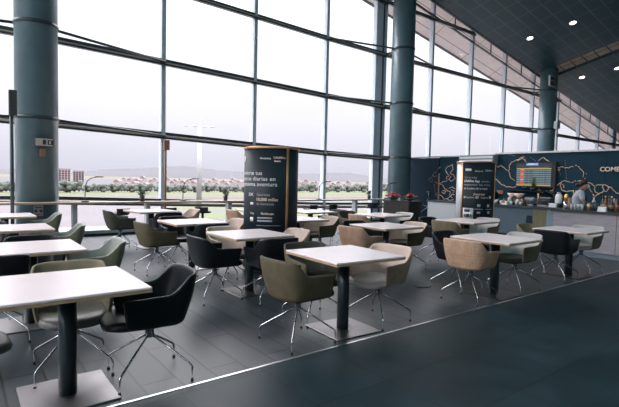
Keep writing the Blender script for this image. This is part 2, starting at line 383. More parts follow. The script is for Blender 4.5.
# signs on first column
def col_sign(u, v, w, h, name, label, build):
    cx, cy = aty(37,150,11.0).x, 11.0
    d = ray(u, v); a = d.x**2+d.y**2; bb = -2*(d.x*cx+d.y*cy); cc = cx*cx+cy*cy-.395**2
    tt = (-bb - math.sqrt(bb*bb-4*a*cc))/(2*a); p = Vector((0,0,H)) + d*tt
    ang = math.atan2(p.y-cy, p.x-cx)
    t = empty(name, p, ang + math.pi/2, label, 'sign')       # local -Y faces outwards, +X to the right
    build(t, w, h); return t
def s1(t, w, h):
    MB().box(-w/2,w/2,-.05,.06,-h/2,h/2).build('sign_box', M['pot'], t)
    MB().box(-w/2+.012,w/2-.012,-.053,-.05,-h/2+.012,h/2-.012).build('sign_face', M['cream'], t)
    MB().box(-.03,.03,-.056,-.053,-h*.28,h*.28).build('pictogram', M['dsteel'], t); b = MB().box(.06,.16,-.056,-.053,-h*.28,h*.28); b.build('door_pictogram', M['dsteel'], t)
    MB().box(.085,.12,-.058,-.056,-h*.2,h*.2).build('arrow_pictogram', M['cream'], t)
col_sign(43.5, 142.3, .34, .17, 'exit_sign', 'small cream box sign with dark pictograms halfway up the left column', s1)
def s2(t, w, h):
    MB().box(-w/2,w/2,-.03,.06,-h/2,h/2).build('box_body', M['terra'], t)
col_sign(42.5, 152.5, .10, .16, 'alarm_box', 'small orange-brown box below the cream sign on the left column', s2)
def s3(t, w, h):
    MB().box(-w/2,w/2,-.02,.06,-h/2,h/2).build('sign_plate', M['lgrey'], t)
    MB().box(-w/2+.02,w/2-.02,-.023,-.02,h*.28,h*.40).build('heading_band', M['red'], t)
    for sx in (-.045,.045): MB().lathe([(.026,0),(.026,.003)], (0,0,0), 16).build('pictogram', M['dsteel'], t).matrix_local = Matrix.Translation((sx,-.023,0)) @ Matrix.Rotation(R(90),4,'X')
    MB().box(-w/2+.05,w/2-.05,-.023,-.02,-h*.42,-h*.3).build('red_mark', M['red'], t)
col_sign(38.4, 210.8, .17, .20, 'notice_sign', 'square grey notice with red band near the foot of the left column', s3)

# ------------------------------------------------------------------ outside
GZ = -8.0
def strip(name, m, pts, z):
    b = MB(); b.face([(*atz(u, v, GZ).xy, z) for u, v in pts]); o = struct(b.build(name, m, recalc=False))
    if o.data.polygons[0].normal.z < 0: o.data.flip_normals()
    return o
b = MB(); b.face([(-3000,-3000,GZ-.06),(6000,-3000,GZ-.06),(6000,6000,GZ-.06),(-3000,6000,GZ-.06)]); struct(b.build('ground', M['dry']))
struct(MB().box(-40, 70, 12.4, 44, -3.4, -3.2).build('bounce_slab', mat('pale_bounce_slab', (.19,.172,.168), .9)))  # unseen slab added to bounce skylight up onto the soffit
strip('grass_field', M['grass'], [(-300,191.5),(480,191.5),(480,194.3),(-300,194.3)], GZ-.02)
strip('town_ground', mat('hazy_town_ground', (.034,.033,.038), 1), [(-400,191.3),(560,191.3),(560,187.6),(0,177),(-400,170)], GZ-.04)  # lavender haze put into the ground colour
strip('runway', M['runway'], [(-300,196.6),(600,196.6),(600,198.4),(-300,198.4)], GZ-.02)
strip('apron', M['gravel'], [(-500,201),(500,201),(500,300),(-500,300)], GZ-.03)
strip('grass_verge', M['grass'], [(168,206.5),(700,202.5),(700,204.8),(168,209.5)], GZ-.01)
strip('grass_verge_2', M['grass'], [(168,213.2),(700,205.5),(700,208.5),(168,219.5)], GZ-.01)
# far tree row (one kind, many copies), houses, ridge
def leafy(seed):
    random.seed(seed); b = MB()
    for i in range(30): b.blob((random.uniform(-4.2,4.2), random.uniform(-1.2,1.2), random.uniform(.8,3.9)), random.uniform(.6,1.25), 2, 0, .25)
    return b
tr = empty('tree', (0,0,GZ), 0, 'low bushy green tree in the long row beyond the runway', 'tree', 'trees beyond the runway')
leafy(3).build('crown', M['tree'], tr); MB().tube([(0,0,0),(0,0,2.5)], .25).build('trunk', M['dwood'], tr)
random.seed(11); u = 2.0; first = True
while u < 405:
    p = atz(u, 192.4 + random.uniform(-.3,.2), GZ); s = (p.xy.length/300)*random.uniform(.85,1.35)*(1.25 if u < 110 else 1)
    if first: o = tr; o.location = p; first = False
    else: o = dup(tr, p, 0)
    o.rotation_euler.z = math.atan2(p.y, p.x) + math.pi/2 + (math.pi if random.random() < .5 else 0)
    o.scale = (s*.75, s*.75, s*.95); u += 460*9.6*s*.75/p.length*random.uniform(1.0,1.1)
def house(roof):
    t = empty('house', (0,0,0), 0, 'pale low house far beyond the tree row', 'house', 'houses beyond the trees')
    MB().box(-7,7,-5,5,0,5).build('wall', M['house'], t)
    b = MB(); b.hexa([(-7.4,-5.4,5),(7.4,-5.4,5),(7.4,5.4,5),(-7.4,5.4,5)], [(-7.4,-.1,7.2),(7.4,-.1,7.2),(7.4,.1,7.2),(-7.4,.1,7.2)]); b.build('roof', M['houser'], t)
    return t
h0 = house(1); u = 118; first = True; hi_ = 0
while u < 400:
    d = (450,520,590)[hi_ % 3]; hi_ += 1; rr = ray(u, 186); rr.z = 0; p = rr.normalized()*d; p.z = GZ + (d-480)*.018
    s = random.uniform(.8,1.3)
    if first: o = h0; o.location = p; o.rotation_euler.z = random.uniform(.5,1.2); first = False
    else: o = dup(h0, p, random.uniform(.5,1.2))
    o.scale = (s*.42,s*.42,s*random.uniform(.55,.85)); u += random.uniform(2.2,4.6)
for i, (ua, ub, vt) in enumerate([(58.5,70.5,173.0),(73,84,174.5)]):
    d = 420; pa = ray(ua,188); pa.z = 0; pa = pa.normalized()*d; pb = ray(ub,188); pb.z = 0; pb = pb.normalized()*d
    dirv = (pb-pa).normalized(); L = (pb-pa).length; ht = H + (175-vt)*d*.9/F + 2 - GZ
    t = empty('apartment_block', ((pa+pb)/2).to_tuple()[:2] + (GZ,), math.atan2(dirv.y, dirv.x), ['taller pink apartment block beside the left column, above the trees', 'lower pink apartment block right of the taller one, above the trees'][i], 'building')
    MB().box(-L/2,L/2,0,12,0,ht).build('wall', M['brickb'], t); MB().box(-L/2-.3,L/2+.3,-.3,12.3,ht,ht+.6).build('roof', M['house'], t)
    for r_ in range(5):
        for c_ in range(4):
            x = -L/2 + L*(c_+.5)/4; z = ht*(.32 + .14*r_)
            MB().box(x-.8,x+.8,-.12,.1,z-.7,z+.7).build('window', M['hill'], t)
b = MB(); random.seed(5); N = 90; prev = None
for i in range(N+1):
    u = -400 + 1500*i/N; rr = ray(u, 180); rr.z = 0; rr.normalize()
    hh = 40 + 22*math.sin(i*.21) + 12*math.sin(i*.57+1) + 6*math.sin(i*1.3)
    q = [rr*2600 + Vector((0,0,GZ-30)), rr*3000 + Vector((0,0,hh+GZ)), rr*3800 + Vector((0,0,GZ-40))]
    q = [b.bm.verts.new(v) for v in q]
    if prev:
        for k in range(2): b.bm.faces.new((prev[k], q[k], q[k+1], prev[k+1])).smooth = True
    prev = q
struct(b.build('hills', M['hill']))
# floodlight mast
rr = ray(199, 195); rr.z = 0; p = rr.normalized()*130; 
t = empty('floodlight_mast', (p.x,p.y,GZ), math.atan2(p.y,p.x)-math.pi/2, 'tall white floodlight mast standing on the apron outside', 'mast')
mh = H + (176.5-128)*130/F - GZ
MB().tube([(0,0,0),(0,0,mh)], [.75,.5], 12).build('mast_pole', M['mast'], t)
b = MB(); b.box(-4.2,4.2,-.08,.08,mh-.12,mh); b.box(-.1,.1,-.1,.1,mh,mh+2.0); b.build('crossarm', M['lgrey'], t)
for x in (-3.6,-1.2,1.4,3.4): MB().box(x-.6,x+.6,-.3,.3,mh+.02,mh+.3).build('floodlight', M['lgrey'], t)

# ------------------------------------------------------------------ window counter, lamps, plants, stools
t = empty('window_counter', (0,0,0), 0, 'long pale wooden bar counter running in front of the glass wall', 'counter')
MB().box(-4, 11.25, 10.26, 10.55, .825, .865).bevel(.006,1).build('countertop', M['wood'], t)
for i, (u, y) in enumerate([(74.5,210),(147.5,210),(229,210),(355,210)]):
    x = aty(u, y, 10.4).x; MB().box(x-.045,x+.045,10.34,10.50,0,.825).build('leg', M['lgrey'], t)
for x in (-1.5, 7.4): MB().box(x-.045,x+.045,10.34,10.50,0,.825).build('leg', M['lgrey'], t)
def lamp():
    t = empty('counter_lamp', (0,0,.865)); MB().lathe([(.075,0),(.075,.02),(.03,.03)], n=20).build('base', M['dsteel'], t)
    pts = [(0,0,.02),(.005,0,.2),(.02,0,.36),(.05,0,.44),(.11,0,.49),(.20,0,.515),(.34,0,.53)]
    MB().tube(pts, .009, 8).build('stem', M['dsteel'], t); MB().box(.2,.36,-.018,.018,.515,.535).build('lamp_head', M['dsteel'], t); return t
lm = lamp()
LB = ['gooseneck lamp on the window counter beside the left column', 'gooseneck lamp on the window counter near the white mast', 'gooseneck lamp on the window counter just right of the tall kiosk', 'gooseneck lamp at the far right end of the window counter']
for i, u in enumerate((85,183,319,386)):
    x = aty(u, 201, 10.4).x; o = lm if i == 0 else dup(lm, (0,0,0), 0)
    o.location = (x,10.41,.865); o.rotation_euler.z = R(-25 if i == 0 else -20); tag(o, LB[i], 'lamp', 'lamps along the window counter')
def potted(seed):
    random.seed(seed); t = empty('potted_plant', (0,0,.865))
    MB().lathe([(.045,0),(.06,.12),(.055,.12),(.05,.10)], n=18).build('pot', M['pot'], t)
    b = MB()
    for i in range(34):
        a = random.uniform(0,6.28); e = random.uniform(.2,1.4); l = random.uniform(.07,.15)
        d = Vector((math.cos(a)*math.cos(e), math.sin(a)*math.cos(e), math.sin(e))); base = Vector((0,0,.11)); s = d.cross(Vector((0,0,1))); s.normalize(); c = base + d*l
        n = d.cross(s); w = .03
        b.face([c - d*.035, c + s*w*.8 + n*.008, c + d*.045, c - s*w*.8 + n*.008]); b.tube([base, c], .003, 4)
    b.build('leaves', M['leaf'], t, recalc=False); return t
PL = ['small potted green plant on the window counter between left column and first mullion', 'small potted green plant on the window counter left of the tall kiosk', 'small potted green plant on the window counter near its right end']
pl = potted(2)
for i, u in enumerate((142,225.5,369)):
    o = pl if i == 0 else dup(pl, (0,0,0), i*2.0); o.location = (aty(u,201,10.4).x,10.4,.865); tag(o, PL[i], 'plant', 'plants along the window counter')
random.seed(21)
def stool():
    t = empty('bar_stool', (0,0,0)); MB().lathe([(.2,0),(.2,.012),(.04,.03)], n=28).build('base', M['dplate'], t)
    MB().tube([(0,0,.02),(0,0,.60)], .03, 14).build('post', M['dsteel'], t)
    MB().lathe([(.17,0),(.19,.015),(.19,.035),(.17,.045)], (0,.02,.60), 28).build('seat', M['black'], t)
    b = MB(); n = 10; rr = .21
    pr = []
    for i in range(n+1):
        a = R(-90-48 + 96*i/n); pr.append([b.bm.verts.new((r_*math.cos(a), r_*math.sin(a)+.02, z)) for r_, z in ((rr,.63),(rr,.745),(rr-.03,.745),(rr-.03,.63))])
    for i in range(n):
        for k in range(4): b.bm.faces.new((pr[i][k], pr[i][(k+1)%4], pr[i+1][(k+1)%4], pr[i+1][k]))
    b.bm.faces.new(pr[0]); b.bm.faces.new(pr[-1]); b.build('backrest', M['black'], t); return t
st = stool()
SL = ['low black bar stool at the window counter, nearest the left column', 'low black bar stool at the window counter beside the first mullion', 'low black bar stool at the window counter left of the tall kiosk, against green grass', 'low black bar stool at the window counter just right of the tall kiosk', 'low black bar stool at the window counter under the second mullion', 'low black bar stool at the window counter beside the flower cabinet']
for i, u in enumerate((120,168,203,311,331,372)):
    o = st if i == 0 else dup(st, (0,0,0), 0); o.location = (aty(u,210,10.0).x, 10.02, 0); o.rotation_euler.z = R((20,5,-38,10,0,-30)[i]); tag(o, SL[i], 'stool', 'bar stools at the window counter')
# two slim poles with box heads
def pole(name, u, vt, vb, Y, m, mh, w, label):
    p = aty(u, vt, Y); zb = aty(u, vb, Y).z
    t = empty(name, (p.x,Y,0), 0, label, 'pole')
    MB().tube([(0,0,.02),(0,0,zb+.05)], .03, 12).build('pole', m, t); MB().lathe([(.13,0),(.13,.02),(.03,.03)]).build('base', m, t)
    MB().box(-w/2+.02,w/2+.02,-.05,.05,zb,p.z).bevel(.008,1).build('head', mh, t); return t
pole('sensor_pole', 11.2, 90, 116, 9.45, M['dsteel'], M['pot'], .12, 'tall slim dark pole with long box head at the left edge')
pole('sensor_pole', 165.6, 140, 150, 11.3, M['terra'], M['terra'], .14, 'slim brown pole with square box head right beside the first mullion')

# ------------------------------------------------------------------ tables
def table_mesh():
    t = empty('cafe_table', (0,0,0)); s = .41
    MB().box(-s,s,-s,s,.724,.740).bevel(.003,1).build('tabletop', M['top'], t)
    MB().box(-s,s,-s,s,.706,.7235).build('plywood_edge', M['ply'], t)
    MB().lathe([(.056,.010),(.056,.690)], n=28).build('post', M['post'], t)
    MB().box(-.18,.18,-.18,.18,.690,.706).build('mounting_plate', M['post'], t)
    MB().box(-.265,.265,-.265,.265,0,.012).bevel(.003,1).build('base_plate', M['brushed'], t)
    return t
T = {'L':(.56,3.275),'2':(.555,5.06),'3':(.575,6.95),'4':(.62,9.0),'M':(2.955,3.275),'8':(2.94,5.05),'9':(2.94,6.85),'10':(3.12,9.30),
     '16':(5.35,8.75),'11':(4.80,6.60),'12':(6.22,8.05),'13':(5.40,5.02),'14':(7.10,6.72),'15':(7.60,5.03),'R':(5.555,3.235),'F':(7.79,3.27)}
TLAB = {'L':'white square table in the near left corner, cut by the left edge','2':'white table at the left edge, second from the front in that column','3':'white table at the left edge, third from the front in that column',
 '4':'white table at the left edge, farthest back, in front of the thick column','M':'white square table in the middle foreground, base plate against the metal floor strip','8':'pale table directly in front of the tall kiosk',
 '9':'pale table behind the two black chairs, left of the tall kiosk','10':'pale table by the window counter, left of the kiosk, farthest in its column','16':'pale table mostly hidden behind the tall kiosk, near the window counter',
 '11':'pale table just right of the tall kiosk','12':'pale table by the window counter right of the tall kiosk','13':'pale table straight behind the middle foreground table',
 '14':'pale table in front of the dark flower cabinet','15':'pale table in front of the smaller kiosk','R':'pale table on the right foreground, second along the metal floor strip','F':'pale table closest to the bar counter, third along the metal floor strip'}
t0 = table_mesh(); dark = None
for i, (k, (x, y)) in enumerate(T.items()):
    o = t0 if i == 0 else dup(t0, (0,0,0), 0)
    o.location = (x, y, 0); o.rotation_euler.z = R({'M':-3,'10':6,'14':3,'13':-2}.get(k, 0)); tag(o, TLAB[k], 'table', 'square cafe tables')
    if k in ('R','F','15','13','14'):
        for ch in o.children:
            if ch.name.startswith('base_plate'): ch.data = ch.data.copy(); ch.data.materials[0] = M['dplate']

# ------------------------------------------------------------------ chairs (occupant faces local +X)
def plan(t, x_back=-.262, w=.268, x_front=.225, xs=-.095, ex=3.0):
    # t in [-1,1] from right arm front round the back to left arm front; returns x, y, height weight
    Ls = x_front - xs; La = .46; tot = Ls + La; d = (1-abs(t))*tot; sg = -1 if t < 0 else 1
    if d < Ls: return x_front - d, sg*w, d
    ph = (d - Ls)/La*math.pi/2                     # 0 at the side, pi/2 at the back
    c, s_ = math.cos(ph), math.sin(ph)
    return xs + (x_back - xs)*abs(s_)**(2/ex), sg*w*abs(c)**(2/ex), d
def sm(a, b_, x):
    x = max(0, min(1, (x-a)/(b_-a))); return x*x*(3-2*x)
def shell_mesh():
    bm = bmesh.new(); NT = 44; rows = (0,.10,.25,.45,.7,.9,1.0); g = []
    for i in range(NT+1):
        t = -1 + 2*i/NT; x, y, d = plan(t)
        top = .618 + .010*sm(.2,-.05,x) + .128*sm(.075,.205,-x) + .008*sm(.20,.262,-x); bot = .412; col = []
        for s in rows:
            z = bot + (top-bot)*s; k = (z-.41)/.39
            f = .83 + .17*min(1, (max(0,k)*1.6))**.6
            lean = -.055*max(0, k-.1)*sm(.05,.22,-x)
            fx = 1 if s > .12 else 1
            col.append(bm.verts.new((x*(.86+.14*min(1,max(0,k)*2)) + lean, y*f, z)))
        g.append(col)
    for i in range(NT):
        for j in range(len(rows)-1):
            f = bm.faces.new((g[i][j], g[i+1][j], g[i+1][j+1], g[i][j+1])); f.smooth = True
    # pan under the seat
    cv = [bm.verts.new((v[0].co.x*.82+.0, v[0].co.y*.80, .385)) for v in g]
    for i in range(NT):
        bm.faces.new((g[i][0], cv[i], cv[i+1], g[i+1][0])).smooth = True
    half = NT//2
    for i in range(half):                          # close the pan floor
        j = NT - i
        if j - i > 2: bm.faces.new((cv[i], cv[j], cv[j-1], cv[i+1])).smooth = True
        else: bm.faces.new((cv[i], cv[j], cv[i+1])).smooth = True
    fr = [bm.verts.new((.30, y, z)) for y, z in ((-.16,.40),(.16,.40))]
    bm.faces.new((cv[0], fr[0], fr[1], cv[NT]))
    bmesh.ops.recalc_face_normals(bm, faces=bm.faces)
    # make normals face outwards
    me = bpy.data.meshes.new('shell'); bm.to_mesh(me); bm.free(); return me
def seat_mesh():
    b = MB(); n = 40; prof = [(.90,.400),(1.0,.415),(1.02,.438),(.985,.458),(.88,.466),(.5,.458),(.12,.454)]
    rings = []
    for sc_, z in prof:
        ring = []
        for k in range(n):
            a = k*2*math.pi/n; c, s_ = math.cos(a), math.sin(a); ex = 3.2
            x = (.262 if c > 0 else .225)*math.copysign(abs(c)**(2/ex), c); y = .228*math.copysign(abs(s_)**(2/ex), s_)
            if c > 0 : y *= 1 - .06*c
            droop = -.028*max(0, (x*sc_-.12)/.17)**2 if z > .41 else -.012*max(0,(x-.1)/.2)
            ring.append(b.bm.verts.new((.06 + x*sc_, y*sc_, z + droop)))
        rings.append(ring)
    for i in range(len(rings)-1):
        for k in range(n): b.bm.faces.new((rings[i][k], rings[i][(k+1)%n], rings[i+1][(k+1)%n], rings[i+1][k])).smooth = True
    b.bm.faces.new(rings[0][::-1]).smooth = True; b.bm.faces.new(rings[-1]).smooth = True
    bmesh.ops.recalc_face_normals(b.bm, faces=b.bm.faces); me = bpy.data.meshes.new('seat'); b.bm.to_mesh(me); b.bm.free(); return me
_sh = shell_mesh(); _so = bpy.data.objects.new('tmp', _sh); C.objects.link(_so)
_sh.materials.append(M['black']); _sh.materials.append(M['white'])
for p_ in _sh.polygons: p_.material_index = 0
# orient: outer side must be the original side, inner side gets slot 1
cen = Vector((.0,0,.6)); back = max(_sh.polygons, key=lambda p_: -p_.center.x)
if back.normal.x > 0: _sh.flip_normals()
so = _so.modifiers.new('s', 'SOLIDIFY'); so.thickness = .026; so.offset = -1; so.material_offset = 1; so.material_offset_rim = 1; so.use_even_offset = False
ss = _so.modifiers.new('b', 'SUBSURF'); ss.levels = 1; ss.render_levels = 1
bake(_so); SHELL = _so.data; bpy.data.objects.remove(_so)
for p_ in SHELL.polygons: p_.use_smooth = True
SEAT = seat_mesh()
KINDS = {  # outer, inner, seat
 'black':('f_black','f_black','f_black'), 'olive':('f_olive','f_olived','f_olived'), 'green':('f_green','f_greenin','f_seatg'), 'darkolive':('f_olived','f_olived','f_black'),
 'tan':('f_tan','f_beigein','f_white'), 'dot':('f_dot','f_beigein','f_white'), 'olivebeige':('f_olive','f_beigein','f_olived'), 'sage':('f_sage','f_sage','f_seatg'), 'khaki':('f_khaki','f_khaki','f_olived'), 'white':('f_khaki','f_white','f_white'), 'olivewhite':('f_khaki','f_white','f_olived'),
 'blackgrey':('f_black','f_black','f_seatg'),
 'blackwhite':('f_black','f_white','f_black')}
PROTO = {}
LEGA = [R(45+90*k) for k in range(4)]
def make_chair(kind):
    o_, i_, s_ = KINDS[kind]; t = empty('tub_chair', (0,0,0))
    sh = SHELL.copy(); sh.materials[0] = M[o_]; sh.materials[1] = M[i_]
    so_ = bpy.data.objects.new('shell', sh); C.objects.link(so_); so_.parent = t
    if o_ != i_: so_['label'] = 'shell with darker outside than lining' if kind in ('tan','dot') else 'shell with its lining in another shade'
    se = SEAT.copy(); se.materials.clear(); se.materials.append(M[s_]); so_ = bpy.data.objects.new('seat', se); C.objects.link(so_); so_.parent = t
    MB().lathe([(.08,.388),(.08,.378),(.032,.374),(.032,.290),(.026,.280)], n=18).build('hub', M['chrome'], t)
    for a in LEGA:
        c, s = math.cos(a), math.sin(a); pr = [(.016,.300),(.17,.212),(.318,.124),(.334,.110),(.340,.092),(.340,.018)]
        l = MB().tube([(r*c, r*s, z) for r, z in pr], .0078, 8).build('leg', M['chrome'], t)
        MB().lathe([(.0105,0),(.0105,.018)], (.340*c,.340*s,0), 10).build('glide', M['rubber'], l)
    return t
SIDE = {'+x':(1,0,180), '-x':(-1,0,0), '+y':(0,1,-90), '-y':(0,-1,90)}
CH = [ # table, side, kind, out-distance, sideways shift, twist, label
 ('L','+x','black',.53,0,-6,'black leather tub chair at the right end of the near left table'),
 ('L','+y','sage',.40,.10,-6,'khaki tub chair behind the near left table, its pale seat under the top'),
 ('L','-x','blackgrey',.635,-.02,4,'dark tub chair whose seat edge shows at the lower left corner under the near table'),
 ('2','+x','green',.55,.02,-4,'grey-green tub chair at the right end of the second table along the left edge'),
 ('2','+y','black',.44,.08,0,'black tub chair behind the second table along the left edge'),
 ('2','-y','black',.34,-.32,0,'black tub chair tucked under the near side of the second left-edge table'),
 ('3','+x','green',.52,-.06,-8,'grey-green tub chair at the right end of the third table along the left edge'),
 ('3','+y','black',.55,-.28,0,'black tub chair behind the third table along the left edge'),
 ('4','+x','green',.52,-.06,-4,'grey-green tub chair at the foot of the thick left column'),
 ('4','-y','black',.42,-.42,0,'black tub chair in front of the farthest table on the left edge'),
 ('M','-x','olive',.56,-.02,2,'olive tub chair seen from behind in the middle foreground, nearest the camera'),
 ('M','+y','olive',.42,-.02,-4,'olive tub chair on the far side of the middle foreground table'),
 ('M','+x','tan',.48,0,8,'beige tub chair with pale seat at the right of the middle foreground table'),
 ('8','-x','black',.52,-.08,0,'black tub chair left of the table before the tall kiosk, seen from behind'),
 ('8','+y','olivebeige',.44,-.04,0,'olive-brown tub chair on the far side of the table before the tall kiosk'),
 ('8','-y','black',.46,.02,-6,'black tub chair on the near side of the table before the tall kiosk'),
 ('8','+x','tan',.52,-.02,0,'beige tub chair at the foot of the tall kiosk'),
 ('9','-x','olive',.56,0,4,'olive-brown tub chair seen from behind, left of the table with black chairs'),
 ('9','+y','black',.42,-.06,0,'black tub chair on the far side of the table left of the kiosk'),
 ('9','+x','tan',.52,-.12,0,'pink-beige tub chair right of the table left of the kiosk'),
 ('9','-y','black',.44,.06,-4,'black tub chair tucked under the near side of the table left of the kiosk'),
 ('10','-x','darkolive',.60,.0,0,'dark olive tub chair nearest the left end of the window counter'),
 ('10','+x','tan',.62,-.15,0,'small-looking beige tub chair by the window, under the first mullion'),
 ('10','-y','black',.62,.06,0,'black tub chair on the near side of the table by the window counter'),
 ('16','-x','tan',.50,-.05,0,'tan tub chair seen from behind, by the window just left of the kiosk'),
 ('11','+x','olivebeige',.50,-.04,0,'olive tub chair with beige lining right of the table beside the kiosk'),
 ('12','-x','tan',.50,0,0,'beige tub chair by the window counter just right of the kiosk, seen from behind'),
 ('12','+x','darkolive',.56,-.08,0,'dark olive tub chair by the window counter, right of the farthest table'),
 ('13','-x','tan',.55,0,3,'tan tub chair seen from behind, past the middle foreground table'),
 ('13','+y','black',.42,-.10,0,'black tub chair behind the table past the middle foreground table'),
 ('13','+x','olivebeige',.50,.02,-4,'olive tub chair with beige lining right of the table past the middle foreground table'),
 ('14','-x','tan',.52,-.02,0,'tan tub chair left of the table before the flower cabinet'),
 ('14','+y','olive',.56,-.30,0,'olive tub chair behind the table before the flower cabinet'),
 ('14','+x','blackwhite',.48,0,0,'black tub chair with pale lining in front of the flower cabinet'),
 ('15','-x','khaki',.50,0,4,'khaki tub chair left of the table before the smaller kiosk, seen from behind'),
 ('15','+y','black',.40,-.36,0,'black tub chair behind the khaki one, left of the smaller kiosk'),
 ('15','+x','white',.48,-.02,0,'pale grey tub chair in front of the bar, right of the smaller kiosk'),
 ('R','-x','dot',.52,.02,4,'spotted tan tub chair seen from behind in the right foreground'),
 ('R','+y','black',.46,-.16,0,'black tub chair just behind and left of the spotted tan chair'),
 ('R','+x','olivewhite',.50,0,-3,'olive tub chair with pale lining right of the right foreground table'),
 ('F','-x','black',.46,0,2,'black tub chair seen from behind at the table closest to the bar counter'),
 ('F','+y','khaki',.50,-.02,0,'khaki tub chair on the far side of the table closest to the bar counter'),
 ('F','+x','white',.50,.02,0,'pale tub chair between the farthest right table and the bar counter'),
]
for i, (tk, side, kind, dd, sh, tw, lab) in enumerate(CH):
    dx, dy, rz = SIDE[side]; x, y = T[tk]
    px, py = x + dx*dd - dy*0 + (sh if dx == 0 else 0), y + dy*dd + (sh if dx != 0 else 0)
    if kind not in PROTO: o = PROTO[kind] = make_chair(kind)
    else: o = dup(PROTO[kind], (0,0,0), 0)
    o.location = (px, py, 0); o.rotation_euler.z = R(rz + tw); tag(o, lab, 'chair', 'tub chairs on four-legged swivel bases')

# ------------------------------------------------------------------ kiosks
def kiosk(u, dep, rad, zt, off0, off, back, label, lines, marks):
    rr = ray(u, 200); rr.z = 0; fw = Vector((math.cos(YAW), math.sin(YAW), 0)); rr = rr*(dep/rr.dot(fw)); cx, cy = rr.x, rr.y
    t = empty('information_kiosk', (cx,cy,0), 0, label, 'kiosk'); av = math.atan2(-cy, -cx)
    a0, a1 = av + R(off0), av + R(off)
    def arc(name, r0, r1, s, e, z0, z1, m, n=40):
        b = MB(); pr = []
        for i in range(n+1):
            a = s + (e-s)*i/n; pr.append([b.bm.verts.new((r_*math.cos(a), r_*math.sin(a), z)) for r_, z in ((r1,z0),(r1,z1),(r0,z1),(r0,z0))])
        for i in range(n):
            for k in range(4): 
                f = b.bm.faces.new((pr[i][k], pr[i][(k+1)%4], pr[i+1][(k+1)%4], pr[i+1][k])); f.smooth = k in (0,2)
        b.bm.faces.new(pr[0]); b.bm.faces.new(pr[-1][::-1]); return b.build(name, m, t)
    arc('front_panel', rad-.03, rad, a0+.05, a1-.05, .06, zt-.02, M['kfront']); arc('back_panel', rad-.03, rad-.006, a1+.05, a0+2*math.pi-.05, .06, zt-.02, M[back])
    for a in (a0, a1): arc('edge_strip', rad-.03, rad+.012, a-.045, a+.045, .06, zt, M['copper'], 3)
    MB().lathe([(rad+.01,zt-.02),(rad+.014,zt+.01),(rad-.02,zt+.016)], n=64).build('top_rim', M['copper'], t); MB().lathe([(rad-.03,0),(rad-.03,.06)], n=48).build('plinth', M['black'], t)
    for s, size, zz, al, ar, m, bold in lines:
        b = MB(); vs, fs, w = text_geo(s, size, R(ar-al)*rad if ar else None, bold)
        add_geo(b, vs, fs, lambda v: ((rad+.003)*math.cos(av+R(al)+v.x/rad), (rad+.003)*math.sin(av+R(al)+v.x/rad), zz+v.y)); b.build('lettering', M[m], t, recalc=False)
    for al, ar, zb, ztp, m in marks:
        arc('printed_mark', rad-.002, rad+.004, av+R(al), av+R(ar), zb, ztp, M[m], 6)
    return t
D1 = 7.25; zz = lambda y: H + (178.3-y)*D1/F
kiosk(271, D1, .425, 1.90, -146, 34, 'kback', 'tall round black information kiosk in the middle, printed panel wrapping its left', [
 ('Avianca', .045, zz(160.3), -24, -2, 'print', True), ('LifeMiles', .05, zz(159.6), 4, 30, 'printp', True),
 ('Convierte tus', .085, zz(175.2), -88, -19, 'print', False), ('compras diarias en', .085, zz(180.5), -88, 8, 'print', False), ('tu próxima aventura', .085, zz(185.7), -88, 12, 'print', False),
 ('2X', .06, zz(195.0), -52, -38, 'print', True), ('Gana hasta', .06, zz(195.0), -30, -2, 'printd', False), ('10,000 millas', .065, zz(199.6), -30, 14, 'printp', True), ('de bienvenida', .055, zz(203.6), -30, 6, 'printd', False),
 ('Visa', .05, zz(212.6), -47, -36, 'print', False), ('lifemiles.com', .05, zz(212.6), -20, 6, 'printp', True)],
 [(-76,-68,zz(163),zz(157.5),'print'), (-46,-38,zz(203.6),zz(201.2),'print'), (5,18,zz(162.6),zz(161.4),'printp'), (-46,-38,zz(219.5),zz(215.5),'print'), (-28,3,zz(216.6),zz(215),'printd'), (-28,3,zz(219.4),zz(217.8),'printd'), (-30,22,zz(223.2),zz(222.8),'printd')])
D2 = 10.3; z2 = lambda y: H + (183.2-y)*D2/F
kiosk(474.5, D2, .405, 1.90, -41, 80, 'lgrey', 'smaller-looking round black kiosk in front of the bar, second of the two', [  # light grey back panel paints in the window reflection on dark metal
 ('Avianca', .05, z2(172.2), -2, 22, 'printp', False), ('LifeMiles', .055, z2(171.6), 29, 58, 'printp', True),
 ('Con tu nueva', .07, z2(178.6), -33, 5, 'printd', False), ('LifeMiles App', .075, z2(182.2), -33, 13, 'print', True), ('puedes', .065, z2(182.2), 19, 46, 'printd', False), ('maximizar tus millas', .068, z2(185.6), -33, 48, 'printd', False), ('en la palma de tu mano', .068, z2(189.2), -33, 38, 'print', False),
 ('¡Descárgala!', .06, z2(194.6), -4, 30, 'printp', True), ('App Store', .05, z2(197.6), -26, -2, 'print', False), ('Google Play', .05, z2(197.6), 18, 42, 'print', False)],
 [(-31,-12,z2(171.5),z2(169.2),'print'), (-33,-28,z2(197.8),z2(195.8),'print'), (2,12,z2(198),z2(195.6),'printd'), (46,54,z2(198),z2(195.4),'printp'),
  (8,18,z2(206),z2(203.4),'printd'), (40,48,z2(206),z2(203.4),'printp'), (0,26,z2(208.4),z2(207.8),'printd'), (36,60,z2(208.4),z2(207.8),'printd'), (8,18,z2(212.5),z2(210.5),'printd'), (42,50,z2(212.5),z2(210),'printp'),
  (-35,-2,z2(222),z2(207.2),'lgrey'), (-31,-12,z2(211.2),z2(208.6),'kfront'), (-31,-6,z2(216),z2(213),'kfront')])

